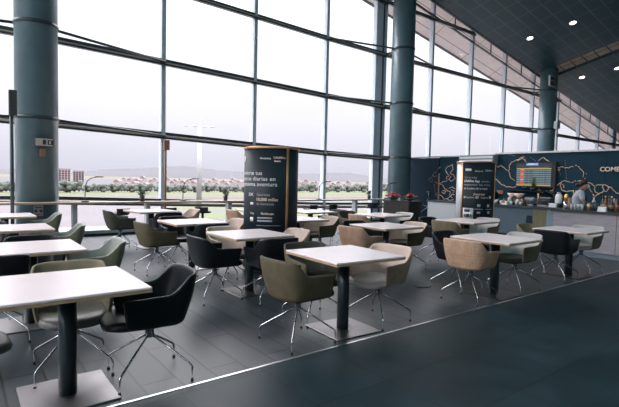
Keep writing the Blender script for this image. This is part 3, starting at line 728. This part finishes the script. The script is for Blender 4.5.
# ------------------------------------------------------------------ flower cabinet
pf = Vector((10.05, 8.72, 0))
t = empty('flower_cabinet', pf, 0, 'dark ribbed wooden cabinet carrying two bowls of coral flowers', 'cabinet')
MB().box(-.36,.14,-.52,.42,0,.875).build('body', M['dwood'], t); MB().box(-.38,.16,-.54,.44,.875,.905).build('top', M['black'], t)
b = MB()
for i in range(12): b.box(-.375,-.36,-.5+i*.077,-.465+i*.077,.03,.87)
for i in range(6): b.box(-.34+i*.077,-.305+i*.077,-.535,-.52,.03,.87)
b.build('ribs', M['dwood'], t)
def flowers(seed, n, s):
    random.seed(seed); t = empty('flower_bowl', (0,0,.905)); MB().lathe([(.05,0),(.10*s,.05),(.11*s,.075),(.09*s,.07)], n=20).build('bowl', M['pot'], t)
    b = MB()
    for i in range(n):
        a = random.uniform(0,6.28); r = random.uniform(0,.17)*s; c = Vector((r*math.cos(a), r*math.sin(a), 0.10 + (.17*s-r)*.42 + random.uniform(-.02,.02)))
        for k in range(6):
            d = Vector((math.cos(k*1.05+a), math.sin(k*1.05+a), random.uniform(.1,.5))).normalized(); q = d.cross(Vector((0,0,1))).normalized()
            b.face([c, c + d*.035 + q*.022, c + d*.055, c + d*.035 - q*.022])
    b.build('blossoms', M['petal'], t, recalc=False)
    b = MB()
    for i in range(16):
        a = random.uniform(0,6.28); d = Vector((math.cos(a), math.sin(a), .5)).normalized(); q = d.cross(Vector((0,0,1))).normalized(); c = Vector((0,0,.06))
        b.face([c, c + d*.11 + q*.03, c + d*.18*s, c + d*.11 - q*.03])
    b.build('leaves', M['leaf'], t, recalc=False); return t
o = flowers(4, 70, 1.35); o.location = (9.87, 8.94, .905); tag(o, 'larger bowl of coral flowers on the dark cabinet, on its left', 'flowers')
o = flowers(9, 55, 1.1); o.location = (10.0, 8.44, .905); tag(o, 'smaller bowl of coral flowers on the dark cabinet, on its right', 'flowers')
o = MB().box(-.07,.07,-.05,.05,0,.07).bevel(.008,1).build('napkin_box', M['lgrey']); o.location = (9.9,8.69,.905); tag(o, 'small grey box between the two flower bowls', 'box')

# ------------------------------------------------------------------ cafe wall, dark panel, mural, lettering, board
WX = 13.5
struct(MB().box(WX, WX+.16, -4, 9.08, 0, 2.36).build('wall_cafe', M['navy']))
struct(MB().box(WX+.02, WX+.16, 9.08, 10.12, 0, 2.32).build('wall_cafe_2', M['navy']))
struct(MB().box(WX-.02, WX+.16, 10.12, 11.5, 0, 2.30).build('wall_cafe_3', M['dnavy']))  # end piece of the wall in a darker navy
struct(MB().box(WX-.04, WX+.20, -4, 8.0, 2.36, 2.41).build('trim_7', M['white']))
struct(MB().box(WX-.04, WX+.20, 8.0, 11.5, 2.32, 2.36).build('trim_8', M['lgrey']))
struct(MB().box(WX-.025, WX-.0, 10.08, 10.12, .9, 1.75).build('trim_9', M['copper']))
struct(MB().box(WX-.004, WX, 4.86, 4.87, 0, 2.36).build('trim_10', M['dnavy']))
# light grey louvred shutter box above the second kiosk
t = empty('shutter_box', (WX-.28, 8.55, 2.12), 0, 'light grey louvred shutter box on the navy wall above the smaller kiosk', 'shutter')
MB().box(-.02,.26,-.65,.55,-.1,.22).build('housing', M['sidepanel'], t)
for i in range(3): MB().box(-.05,-.02,-.64,.54,-.09+i*.1,-.03+i*.1).build('slat', M['white'], t)
random.seed(31)
def rough(pts, amp):
    out = []
    for i in range(len(pts)-1):
        a, c = pts[i], pts[i+1]; n = 3
        for k in range(n):
            f = k/n; out.append((a[0]+(c[0]-a[0])*f + (random.uniform(-amp,amp) if k else 0), a[1]+(c[1]-a[1])*f + (random.uniform(-amp,amp) if k else 0)))
    return out + [pts[-1]]
Z1 = lambda L: [(490+x/8.486, 152+y/8.486) for x, y in L]
Z2 = lambda L: [(550+x/8.84, 160+y/8.84) for x, y in L]
Z3 = lambda L: [(425+x/6.78, 155+y/6.78) for x, y in L]
LINES = [Z1([(40,110),(70,130),(95,112),(130,145),(160,158),(168,200),(185,225),(212,245)]), Z1([(160,158),(165,110),(185,85),(215,72),(245,65),(265,45),(285,60),(305,85)]), Z1([(232,75),(262,62),(285,36)]),
 Z1([(40,215),(75,255),(90,270),(130,290),(185,300),(215,298),(235,282),(265,295),(290,300),(310,295),(330,290),(355,305),(370,322),(400,320),(420,335),(450,345),(480,330),(500,345),(530,325),(545,300),(570,280),(594,265)]),
 Z1([(410,75),(430,60),(455,45),(470,60),(495,75),(512,88)]), Z1([(405,285),(415,310),(430,330)]), Z1([(520,340),(545,345),(540,368)]), Z1([(540,95),(575,98)]), Z1([(540,140),(560,160),(585,150)]),
 Z2([(20,105),(45,85),(70,70),(100,60),(140,70),(175,65),(205,60)]), Z2([(225,48),(235,50)]), Z2([(250,55),(260,65)]), Z2([(262,72),(275,85),(295,105),(297,130),(290,150)]), Z2([(310,158),(302,172),(318,184)]), Z2([(60,75),(78,95),(92,85),(70,68)]), Z2([(318,118),(326,122)]),
 Z2([(0,270),(25,275),(45,245),(70,220),(100,195),(130,180),(150,190),(180,198)]), Z2([(190,200),(210,195)]), Z2([(222,182),(226,192)]), Z2([(240,188),(270,182),(300,180),(340,200),(375,215),(400,240),(390,262),(405,285),(430,300),(455,290),(475,270),(500,278),(520,255),(510,230),(480,218),(440,220),(405,228)]),
 Z2([(470,222),(462,245),(480,262)]), Z2([(100,195),(92,230),(105,265),(140,280),(185,275),(210,270),(210,300)]), Z2([(105,215),(125,225),(118,245),(128,240)]), Z2([(520,235),(545,245),(570,275),(590,295),(612,292)]), Z2([(320,215),(345,235),(355,265),(375,285)]), Z2([(330,235),(345,222)]), Z2([(375,300),(400,320),(440,296)]), Z2([(0,290),(20,300),(35,320)]),
 Z3([(25,165),(50,150),(60,125),(75,115),(85,100),(105,82)]), Z3([(50,130),(65,150),(80,140),(75,165),(60,180),(80,190),(100,195),(120,205),(130,225)]), Z3([(30,175),(48,185),(55,165)]), Z3([(60,190),(65,220),(70,250),(75,280),(95,290)]), Z3([(100,195),(125,180),(150,175),(145,150),(165,140),(150,125),(140,105),(150,80),(185,65)]),
 Z3([(185,65),(190,100),(170,120),(195,135),(205,160),(180,180),(160,165),(175,145)]), Z3([(120,240),(145,245),(130,262),(115,250)]), Z3([(70,265),(110,275),(130,300),(160,290),(185,265),(200,270)]), Z3([(165,225),(185,215),(205,230)]), Z3([(130,225),(150,238),(172,250),(165,270),(185,290)]), Z3([(95,290),(85,305)]), Z3([(150,300),(175,310),(195,300)]), Z3([(180,235),(200,245),(190,255)])]
t = empty('map_mural', (WX-.012, 7, 1.6), 0, 'copper line-art map of coastlines spread over the navy cafe wall', 'mural')
O_ = Vector((WX-.012,7,1.6))
for L in LINES:
    MB().tube([Vector(atx(u, v, WX-.012)) - O_ for u, v in rough(L, .5)], .0095, 5).build('outline', M['mapline'], t)
for (ua,va),(ub,vb) in [((565,160),(567,183)),((557,165),(561,176)),((530,157),(545,168)),((515,156),(505,153.5)),((545,158),(552,170)),((524,156),(527,163))]:
    n = 9
    for i in range(n):
        p0 = atx(ua+(ub-ua)*i/n, va+(vb-va)*i/n, WX-.01); p1 = atx(ua+(ub-ua)*(i+.4)/n, va+(vb-va)*(i+.4)/n, WX-.01); MB().tube([p0-O_, p1-O_], .007, 5).build('route_dash', M['dot'], t)
for L in [Z3([(20,255),(30,290),(15,300),(25,330),(10,360),(-30,390)]), Z3([(10,250),(28,250),(22,280)]), Z3([(-10,340),(15,350),(-20,380)])]:
    MB().tube([Vector(atx(u, v, WX-.03)) - O_ for u, v in rough(L, .4)], .007, 5).build('dim_outline', M['printd'], t)
# lettering
pa = atx(599.7, 171.3, WX-.02); pb = atx(599.7, 166.9, WX-.02); pc = atx(619.5, 171.3, WX-.02)
b = MB(); vs, fs, w = text_geo('COME', (pb.z-pa.z)/.70, pa.y-pc.y, True)
add_geo(b, vs, fs, lambda v: (0, -v.x, v.y)); q = bmesh.ops.extrude_face_region(b.bm, geom=list(b.bm.faces)); bmesh.ops.translate(b.bm, verts=[v for v in q['geom'] if isinstance(v, bmesh.types.BMVert)], vec=(.018,0,0))
o = b.build('wall_lettering', mat('peach_letters', (.95,.74,.56), .4)); o.location = (WX-.02, pa.y, pa.z); tag(o, 'peach raised letters COME on the navy wall at the right edge', 'lettering')
# departure board
BX = WX - .13
A, B_, D_ = atx(515.6, 186, BX), atx(515.6, 163.4, BX), atx(551.5, 185, BX)
yl, yr, zb, zt = A.y, D_.y, A.z, B_.z; Wd = yl-yr; Hd = zt-zb
t = empty('departure_board', (BX, (yl+yr)/2, (zb+zt)/2), 0, 'flight departure board with a red status column on the navy wall', 'screen')
def bd(name, fx0, fx1, fz0, fz1, dx, m, par=t, th=.004):
    return MB().box(-dx-th, -dx, Wd/2 - fx1*Wd, Wd/2 - fx0*Wd, -Hd/2 + fz0*Hd, -Hd/2 + fz1*Hd).build(name, m, par)
MB().box(0,.11,-Wd/2-.10,Wd/2+.015,-Hd/2-.02,Hd/2+.03).build('casing', M['black'], t)
bd('display', .01,.985,.02,.98, 0, M['screen']); bd('header_bar', .02,.975,.735,.785,.004, M['syel']); bd('footer_bar', .02,.975,.03,.085,.004, M['syel'])
for i in range(8):
    z0 = .105 + i*.078
    rw = bd('flight_row', .02,.97,z0,z0+.046,.004, M['srow'])
    b = MB()
    random.seed(i)
    for (f0, f1) in ((.27,.36),(.38,.50),(.56,.57),(.66,.68),(.74,.76),(.80,.86),(.90,.92)):
        b.box(-.0095,-.008, Wd/2 - f1*Wd, Wd/2 - f0*Wd, -Hd/2 + (z0+.008)*Hd, -Hd/2 + (z0+.036)*Hd)
    b.build('entry_marks', M['srow2'], rw)
    bd('status_cell', .135,.225,z0-.008,z0+.062,.0085, M['syel'] if i == 5 else M['sblue'] if i in (2,) else M['sred'])
bd('status_cell', .135,.235,.715,.735,.0085, M['sblue'])
bd('column_headings', .36,.9,.80,.83,.004, M['srow2'])
sg = MB().box(-.03,0,Wd/2-.64*Wd,Wd/2-.30*Wd,Hd/2-.11*Hd,Hd/2+.01*Hd).build('name_sign', M['sblued'], t)
b = MB(); vs, fs, w = text_geo('LIFEMILES', .075, .31*Wd, True); add_geo(b, vs, fs, lambda v: (-.034, Wd/2-.315*Wd-v.x, Hd/2-.085*Hd+v.y)); b.build('name_lettering', M['swhite'], sg, recalc=False)

# ------------------------------------------------------------------ counters
t = empty('bar_counter', (10.15,0,0), 0, 'pale wood-panelled bar counter with dark top at the right', 'counter')
CY = 4.62
MB().box(0,.72,-3,CY,.10,.885).build('body', M['panelwood'], t); MB().box(-.04,.78,-3.02,CY+.04,.885,.93).build('worktop', M['dplate'], t); MB().box(.03,.69,-2.97,CY-.03,0,.10).build('plinth', M['sidepanel'], t)
for y in (3.42,2.2): MB().box(-.002,0,y-.004,y+.004,.11,.88).build('panel_joint', M['dnavy'], t)
K2 = 12.0
t = empty('service_counter', (K2,0,0), 0, 'blue-grey food counter with dark top in front of the departure board', 'counter')
MB().box(0,.72,5.98,8.3,.08,.82).build('body', M['bluepanel'], t); MB().box(-.006,.72,5.62,5.98,.08,.82).build('end_panel', M['olivepanel'], t); MB().box(-.012,.72,4.9,5.62,.08,.82).build('return_panel', M['sidepanel'], t)
MB().box(-.05,.76,4.86,8.34,.82,.87).build('worktop', M['dplate'], t); MB().box(.04,.7,4.9,8.3,0,.08).build('plinth', M['black'], t)
b = MB(); b.hexa([(-.004,6.20,.08),(-.004,5.93,.08),(0,5.93,.08),(0,6.20,.08)], [(-.004,6.14,.62),(-.004,6.0,.62),(0,6.0,.62),(0,6.14,.62)]);
b.build('dark_figure_mark', M['dnavy'], t)
pk = atx(436.5, 209, 12.3)
t = empty('side_counter', (12.3,0,0), 0, 'short light grey counter left of the smaller kiosk', 'counter')
MB().box(0,.6,8.5,9.62,.0,.80).build('body', M['lgrey'], t); MB().box(-.03,.63,8.47,9.66,.80,.85).build('worktop', M['dplate'], t)

# things on the food counter
Z = .87
def on2(u, X=12.25): return atx(u, 204, X).y
def lathe_thing(name, label, cat, loc, parts, group=None):
    t = empty(name, loc, 0, label, cat, group)
    for pn, prof, m in parts: MB().lathe(prof, n=18).build(pn, M[m], t)
    return t
def machine(name, u0, u1, label, h, m):
    y0, y1 = on2(u0), on2(u1); t = empty(name, (12.35,(y0+y1)/2,Z), 0, label, 'coffee machine'); w = abs(y0-y1)/2
    MB().box(-.2,.25,-w,w,0,.05).build('drip_tray', M['chrome'], t); MB().box(0,.25,-w,w,.05,h).build('body', M[m], t); MB().box(-.18,.25,-w,w,h*.62,h).bevel(.012,1).build('head', M[m], t)
    for y in (-w*.45,w*.45): MB().tube([(-.1,y,h*.62),(-.1,y,h*.45)],.025).build('group_head', M['chrome'], t)
    MB().box(-.185,-.18,-.03,.03,h*.66,h*.74).build('indicator_light', M['red'], t); MB().box(-.1,.2,-w*.9,w*.9,h,h+.03).build('cup_rail', M['chrome'], t)
machine('coffee_machine', 524.5, 534.5, 'dark espresso machine on the food counter, left of the copper pipe', .20, 'sidepanel'); machine('coffee_machine', 539, 551, 'wider dark espresso machine on the food counter, right of the copper pipe', .22, 'dsteel')
y = on2(537); o = MB().tube([(12.3,y,Z),(12.3,y,Z+.34)], .02, 10).build('copper_pipe', M['copper']); tag(o, 'upright copper pipe between the two espresso machines', 'pipe')
for i, u in enumerate((513.0,519.5)):
    t = empty('tall_serving_bowl', (12.2,on2(u),Z), 0, ['left of two peach and white serving bowls on stems', 'right of two peach and white serving bowls on stems'][i], 'bowl', 'serving bowls on the food counter')
    MB().lathe([(.05,0),(.05,.01),(.012,.03),(.012,.17)], n=18).build('stem', M['chrome'], t); MB().lathe([(.02,.17),(.07,.22),(.14,.32),(.135,.32),(.06,.23)], n=22, ).build('bowl', M['printp'], t)
random.seed(41)
names = [('pastry_tray','terra'),('glass_jar','clearbot'),('dark_canister','black'),('cream_cup','cream'),('brown_jar','amber')]
labs = ['brown pastry tray','clear glass jar','dark canister','cream cup','brown jar']
for i, u in enumerate((494.5,497,499.5,502,504.5,507,509.5,515.5,517.5,522.5)):
    k = i % 5; y = on2(u, 12.1); nm, m = names[k]; pos = ['at the kiosk end of the food counter','further along the food counter'][i//5]
    if i == 7: pos = 'below the serving bowls'
    if k == 0:
        t = empty(nm, (12.1,y,Z), 0, labs[k]+' '+pos, 'tray'); MB().box(-.15,.15,-.08,.08,0,.05).build('tray', M['white'], t); b = MB()
        for q in range(6): b.blob((random.uniform(-.1,.1), random.uniform(-.05,.05), .075), .035, 2, 0, .1)
        b.build('pastries', M['terra'], t)
    else:
        hh = random.uniform(.10,.22); lathe_thing(nm, labs[k]+' '+pos, 'container', (12.1,y,Z), [('body',[(.04,0),(.055,.02),(.055,hh*.8),(.04,hh*.9)],m),('lid',[(.042,hh*.9),(.042,hh)],'white' if k%2 else 'dsteel')])
for i, u in enumerate((495.5,501,506.5,511.5,516.5,521)):
    lathe_thing('small_glass', 'small clear glass in the front row of the food counter', 'glass', (12.0,on2(u,12.0),Z), [('cup',[(.03,0),(.042,.10),(.038,.10),(.028,.012)],'clearbot')], 'small glasses on the food counter')
lathe_thing('milk_flask', 'white thermos flask with dark foot between board and barista', 'flask', (12.3,on2(558.5,12.3),Z), [('foot',[(.085,0),(.085,.10)],'black'),('body',[(.075,.10),(.085,.14),(.085,.28),(.06,.34)],'white'),('cap',[(.05,.34),(.045,.38)],'lgrey')])
o = MB().box(-.06,.06,-.09,.09,0,.10).build('white_box', M['white']); o.location = (12.2,on2(553.5,12.2),Z); tag(o, 'small white box on the food counter beside the thermos flask', 'box')
# copper sign, black box and little dark tree by the wall
p = atx(500, 192, WX-.02); t = empty('small_sign', (WX-.02,p.y,p.z), 0, 'small brown and red sign on the navy wall right of the smaller kiosk', 'sign'); MB().box(-.01,.02,-.10,.10,-.05,.05).build('board', M['terra'], t); MB().box(-.014,-.01,-.09,-.02,-.035,.035).build('red_field', M['red'], t)
p = atx(494, 195.5, WX-.1); t = empty('wall_speaker', (WX-.1,p.y,p.z), 0, 'black speaker box on the navy wall at the edge of the smaller kiosk', 'speaker'); MB().box(-.08,.1,-.08,.08,-.1,.12).bevel(.01,1).build('cabinet', M['black'], t); MB().box(-.085,-.08,-.06,.06,-.08,.1).build('grille', M['pot'], t)
p = atx(531.5, 190, 12.75)
t = empty('shelf', (12.75,6.3,p.z-.03), 0, 'thin dark shelf on the navy wall under the departure board', 'shelf'); MB().box(.45,.75,-.5,1.2,-.02,.0).build('board', M['dnavy'], t)
for y in (-.3,1.0): MB().box(.6,.75,y-.01,y+.01,-.12,-.02).build('bracket', M['dnavy'], t)
y = p.y; t = empty('spiky_plant', (13.3,atx(533.5,190,13.3).y,p.z-.03), 0, 'dark pointed little plant in front of the departure board', 'plant')
MB().lathe([(.07,0),(.09,.05),(.08,.09)], n=16).build('pot', M['black'], t); b = MB(); random.seed(6)
for i in range(26):
    a = random.uniform(0,6.28); r_ = random.uniform(.02,.08); hh = random.uniform(.2,.42)*(1-r_*4); b.tube([(r_*.4*math.cos(a),r_*.4*math.sin(a),.08),(r_*math.cos(a),r_*math.sin(a),.08+hh)], [.012,.002], 5)
b.build('leaves', M['leaf'], t)

# things on the bar counter
ZB = .93
def on1(u, X=10.5): return atx(u, 208, X).y
for i, (u, X, rr, hh, m, lid, lab) in enumerate([(566.0,10.55,.055,.16,'chrome','gold','steel cocktail shaker with tall gold lid at the left end of the bar counter'),(569.5,10.5,.04,.22,'terra','terra','slim brown tumbler beside the gold-lidded shaker')]):
    lathe_thing('cocktail_shaker', lab, 'shaker', (X,on1(u,X),ZB), [('cup',[(rr*.85,0),(rr,.01),(rr,hh),(rr*.9,hh)],m),('lid',[(rr*.92,hh),(rr*.85,hh+.10),(rr*.5,hh+.16)] if i == 0 else [(rr*.8,hh),(rr*.7,hh+.02)],lid)])
for i in range(7):
    lathe_thing('tumbler', 'clear tumbler in the row in front of the barista', 'glass', (10.32+.05*(i%2),on1(572.5+i*1.7,10.35),ZB), [('cup',[(.026,0),(.034,.12),(.030,.12),(.024,.012)],'clearbot')], 'tumblers on the bar counter')
for i, (u, m) in enumerate(((586,'dsteel'),(589.3,'copper'),(592.5,'dsteel'),(596.2,'dsteel'))):
    lathe_thing('canister', ['dark steel canister left of the copper one','copper canister among the steel ones on the bar','dark steel canister right of the copper one','dark steel canister nearest the bottles'][i], 'canister', (10.38,on1(u,10.38),ZB), [('body',[(.05,0),(.05,.16)],m),('lid',[(.052,.16),(.03,.175)],'black')])
BT = [(593.5,10.7,'clearbot','red','clear bottle with red cap, leftmost of the bottles'),(602.5,10.7,'glassbot','black','first dark bottle right of the canisters'),(605.2,10.65,'amber','gold','brown bottle with gold cap among the bar bottles'),(608.6,10.7,'glassbot','red','dark bottle with red cap on the bar'),(611.2,10.6,'glassbot','white','dark bottle with white cap on the bar'),(613.6,10.7,'clearbot','black','pale blue labelled bottle near the right edge'),(616.2,10.65,'amber','black','brown bottle at the right edge of the bar')]
for u, X, m, cap, lab in BT:
    lathe_thing('bottle', lab, 'bottle', (X,on1(u,X),ZB), [('body',[(.036,0),(.040,.01),(.040,.17),(.015,.23),(.014,.27)],m),('cap',[(.017,.27),(.017,.31)],cap),('paper_label',[(.0415,.05),(.0415,.13)],'print' if m == 'clearbot' else 'terra')], 'bottles on the bar counter')
t = empty('price_card', (10.2,on1(602.3,10.2),ZB), 0, 'white folded card standing on the bar counter below the bottles', 'card')
b = MB(); b.hexa([(-.05,-.075,0),(-.046,-.075,0),(-.046,.075,0),(-.05,.075,0)], [(-.002,-.075,.10),(.002,-.075,.10),(.002,.075,.10),(-.002,.075,.10)]); b.build('front_leaf', M['white'], t)
b = MB(); b.hexa([(.046,-.075,0),(.05,-.075,0),(.05,.075,0),(.046,.075,0)], [(-.002,-.075,.10),(.002,-.075,.10),(.002,.075,.10),(-.002,.075,.10)]); b.build('rear_leaf', M['white'], t)

# ------------------------------------------------------------------ barista (person)
def skinmesh(name, verts, edges, radii, m, parent, sub=2):
    me = bpy.data.meshes.new(name); me.from_pydata(verts, edges, []); o = bpy.data.objects.new(name, me); C.objects.link(o)
    sk = o.modifiers.new('k', 'SKIN'); sk.use_smooth_shade = True
    for i, r_ in enumerate(radii): me.skin_vertices[0].data[i].radius = r_ if isinstance(r_, tuple) else (r_, r_)
    me.skin_vertices[0].data[0].use_root = True
    s_ = o.modifiers.new('s', 'SUBSURF'); s_.levels = sub; s_.render_levels = sub
    bake(o); o.data.materials.clear(); o.data.materials.append(m)
    for p_ in o.data.polygons: p_.use_smooth = True
    if parent is not None: o.parent = parent
    return o
pp = atx(576.5, 205, 11.25)
per = empty('person', (11.25, pp.y, 0), math.atan2(-.80,.50), 'barista in pale grey shirt and blue face mask, dark hair tied back, behind the bar', 'person')
# local: +X is facing, +Y her left, slightly bent over the counter work
V = [(0,0,.88),(.0,0,1.02),(.03,0,1.17),(.06,0,1.27),(.09,0,1.33),(.125,0,1.385),(.15,0,1.455),(.155,0,1.51),(.215,0,1.425)]
E_ = [(0,1),(1,2),(2,3),(3,4),(4,5),(5,6),(6,7),(5,8)]
Rr = [(.13,.10),(.115,.09),(.13,.095),(.12,.085),(.05,.05),(.05,.05),(.082,.078),(.07,.066),(.022,.028)]
def add(v, r_, frm):
    V.append(v); Rr.append(r_); E_.append((frm, len(V)-1)); return len(V)-1
for sgn in (-1, 1):
    a = add((.05,sgn*.155,1.285), .05, 3); a = add((.10,sgn*.20,1.06), .041, a); a = add((.30,sgn*.13,1.02), .032, a); a = add((.36,sgn*.10,1.02), (.030,.018), a)
    for k in range(4):
        f = add((.40,sgn*.10+(k-1.5)*.018,1.02), .009, a); f = add((.425+.008*(k in (1,2)),sgn*.10+(k-1.5)*.02,1.00), .008, f); add((.43,sgn*.10+(k-1.5)*.02,.98), .007, f)
    f = add((.375,sgn*.10-sgn*.04,1.005), .010, a); add((.40,sgn*.10-sgn*.05,.99), .008, f)
    l = add((0,sgn*.09,.80), .085, 0); l = add((.01,sgn*.095,.46), .058, l); l = add((-.02,sgn*.10,.09), .038, l); add((.11,sgn*.10,.035), .033, l)
skinmesh('body', V, E_, Rr, M['skin'], per)
b = MB()
for sy in (-1,1):
    b.blob((.226,sy*.032,1.475), .010, 2)
b.build('eyes', M['hair'], per)
b = MB(); b.blob((.200,0,1.424), .062, 2, 0, 0, (.78,1,.9)); b.build('face_mask', M['mask'], per)
b = MB(); b.blob((.118,0,1.508), .092, 3, 0, .02, (.92,.92,.92)); b.blob((.075,0,1.46), .06, 2, 0, .05); b.blob((.0,0,1.45), .045, 2, 0, .08); b.build('hair', M['hair'], per)
SV = [(-.0,0,.86),(-.0,0,1.02),(.03,0,1.17),(.055,0,1.28),(.075,0,1.325)]; SE = [(0,1),(1,2),(2,3),(3,4)]; SR = [(.155,.125),(.135,.108),(.148,.112),(.135,.10),(.07,.065)]
for sgn in (-1,1):
    n = len(SV); SV += [(.05,sgn*.158,1.287),(.09,sgn*.198,1.09)]; SR += [.064,.056]; SE += [(3,n),(n,n+1)]
skinmesh('shirt', SV, SE, SR, M['shirt'], per)
b = MB(); b.hexa([(.115,-.12,.70),(.135,-.12,.70),(.135,.12,.70),(.115,.12,.70)], [(.150,-.10,1.10),(.172,-.10,1.10),(.172,.10,1.10),(.150,.10,1.10)]); b.bevel(.006,1).build('apron', M['apron'], per)
for sgn in (-1,1): MB().tube([(.165,sgn*.09,1.09),(.155,sgn*.085,1.22),(.085,sgn*.08,1.36),(-.02,sgn*.07,1.33)], .013, 6).build('apron_strap', M['trousers'], per)
TV = [(0,0,.90),(0,.09,.80),(.01,.095,.46),(-.02,.10,.11),(0,-.09,.80),(.01,-.095,.46),(-.02,-.10,.11)]
skinmesh('trousers', TV, [(0,1),(1,2),(2,3),(0,4),(4,5),(5,6)], [(.145,.12),.10,.075,.06,.10,.075,.06], M['trousers'], per)
for sgn in (-1,1): MB().box(-.08,.19,sgn*.10-.045,sgn*.10+.045,0,.085).bevel(.02,2).build('shoe', M['black'], per)

# ------------------------------------------------------------------ ceiling lamps and small floor fitting
def on_ceiling(u, v):
    d = ray(u, v); t_ = (6.98 + .184*22.85 + .24*11 - H)/(d.z + .184*d.x + .24*d.y); return Vector((0,0,H)) + d*t_
CL = ['recessed round ceiling lamp, higher right of the two above the window','recessed round ceiling lamp, lower left of the two above the window','recessed round ceiling lamp just right of the far round column','recessed round ceiling lamp cut by the right edge']
nrm = Vector((.184,.24,1)).normalized()
for i, q in enumerate(((573,22.5),(530,38),(582,76.5),(617.5,67.5))):
    p = on_ceiling(*q); dz = -.03 if p.x > 23.6 else 0
    t = empty('ceiling_lamp', p + Vector((0,0,dz-.004)), 0, CL[i], 'ceiling lamp', 'recessed ceiling lamps'); t.rotation_euler = nrm.to_track_quat('Z','Y').to_euler()
    MB().lathe([(.115,-.012),(.15,-.016),(.15,.0),(.115,.0),(.115,-.012)], n=24, cap=False).build('trim_ring', M['lgrey'], t); MB().lathe([(.115,-.010),(.115,-.002)], n=24).build('lens', M['lamp'], t)
for i, q in enumerate(((573,22.5),(530,38),(582,76.5),(617.5,67.5))):
    p = on_ceiling(*q); l = bpy.data.lights.new('downlight', 'SPOT'); l.energy = 220; l.spot_size = R(70); l.spot_blend = .6; l.color = (1,.86,.7); l.shadow_soft_size = .16
    lo = bpy.data.objects.new('downlight', l); C.objects.link(lo); lo.location = p - Vector((0,0,.12))
p = atz(421.5, 287, 0); t = empty('floor_socket', (p.x,p.y,0), R(-30), 'small dark floor socket lid between middle and right foreground tables', 'socket'); MB().box(-.085,.085,-.05,.05,0,.008).build('lid', M['black'], t); MB().box(-.06,.06,-.03,.03,.008,.012).build('flap', M['dsteel'], t)

# unseen teal fill lights added under the ceiling to lift the hall
for lx in (-6, 2, 10, 18):
    for ly in (-5.5, -.5):
        l = bpy.data.lights.new('hall_fill', 'AREA'); l.shape = 'RECTANGLE'; l.size = 2.4; l.size_y = .6; l.energy = 95; l.color = (.48,.9,1)
        lo = bpy.data.objects.new('hall_fill', l); C.objects.link(lo); lo.location = (lx, ly, zc(lx,ly) - .15)
# added warm spots, no lamps known there, brightening cafe wall and counters
for ly in (3.2, 5.6, 8.0):
    l = bpy.data.lights.new('cafe_fill_spot', 'SPOT'); l.energy = 420; l.spot_size = R(38); l.spot_blend = .7; l.color = (1,.84,.68); l.shadow_soft_size = .15
    lo = bpy.data.objects.new('cafe_fill_spot', l); C.objects.link(lo); lo.location = (9.3, ly-1, zc(9.3, ly-1)-.3)
    lo.rotation_euler = (Vector((13.2, ly, 1.3)) - lo.location).to_track_quat('-Z','Y').to_euler()
# ------------------------------------------------------------------ world
w = bpy.data.worlds.new('sky'); SC.world = w; w.use_nodes = True; nt = w.node_tree; nt.nodes.clear()
out = nt.nodes.new('ShaderNodeOutputWorld'); bg = nt.nodes.new('ShaderNodeBackground'); tc = nt.nodes.new('ShaderNodeTexCoord'); sp = nt.nodes.new('ShaderNodeSeparateXYZ')
cr = nt.nodes.new('ShaderNodeValToRGB'); e = cr.color_ramp.elements
e[0].position = 0; e[0].color = (.060,.058,.067,1); e[1].position = 1; e[1].color = (.92,.90,.95,1)
for ps, cl in ((.05,(.068,.065,.073)),(.12,(.081,.078,.085)),(.20,(.090,.087,.093)),(.35,(.125,.121,.126)),(.46,(.48,.46,.475)),(.62,(.95,.90,.94))):
    x = e.new(ps); x.color = (*cl,1)
ns = nt.nodes.new('ShaderNodeTexNoise'); ns.inputs['Scale'].default_value = 2.2; ns.inputs['Detail'].default_value = 5
mp = nt.nodes.new('ShaderNodeMapping'); mp.inputs['Scale'].default_value = (1,1,4)
mr = nt.nodes.new('ShaderNodeMapRange'); mr.inputs['To Min'].default_value = .93; mr.inputs['To Max'].default_value = 1.07
ml = nt.nodes.new('ShaderNodeMix'); ml.data_type = 'RGBA'; ml.blend_type = 'MULTIPLY'; ml.inputs[0].default_value = 1
L = nt.links.new
L(tc.outputs['Generated'], sp.inputs[0]); L(sp.outputs['Z'], cr.inputs[0]); L(tc.outputs['Generated'], mp.inputs[0]); L(mp.outputs[0], ns.inputs['Vector']); L(ns.outputs['Fac'], mr.inputs['Value'])
L(cr.outputs[0], ml.inputs[6]); L(mr.outputs[0], ml.inputs[7]); L(ml.outputs[2], bg.inputs['Color']); L(bg.outputs[0], out.inputs[0])
bg.inputs['Strength'].default_value = 13.5
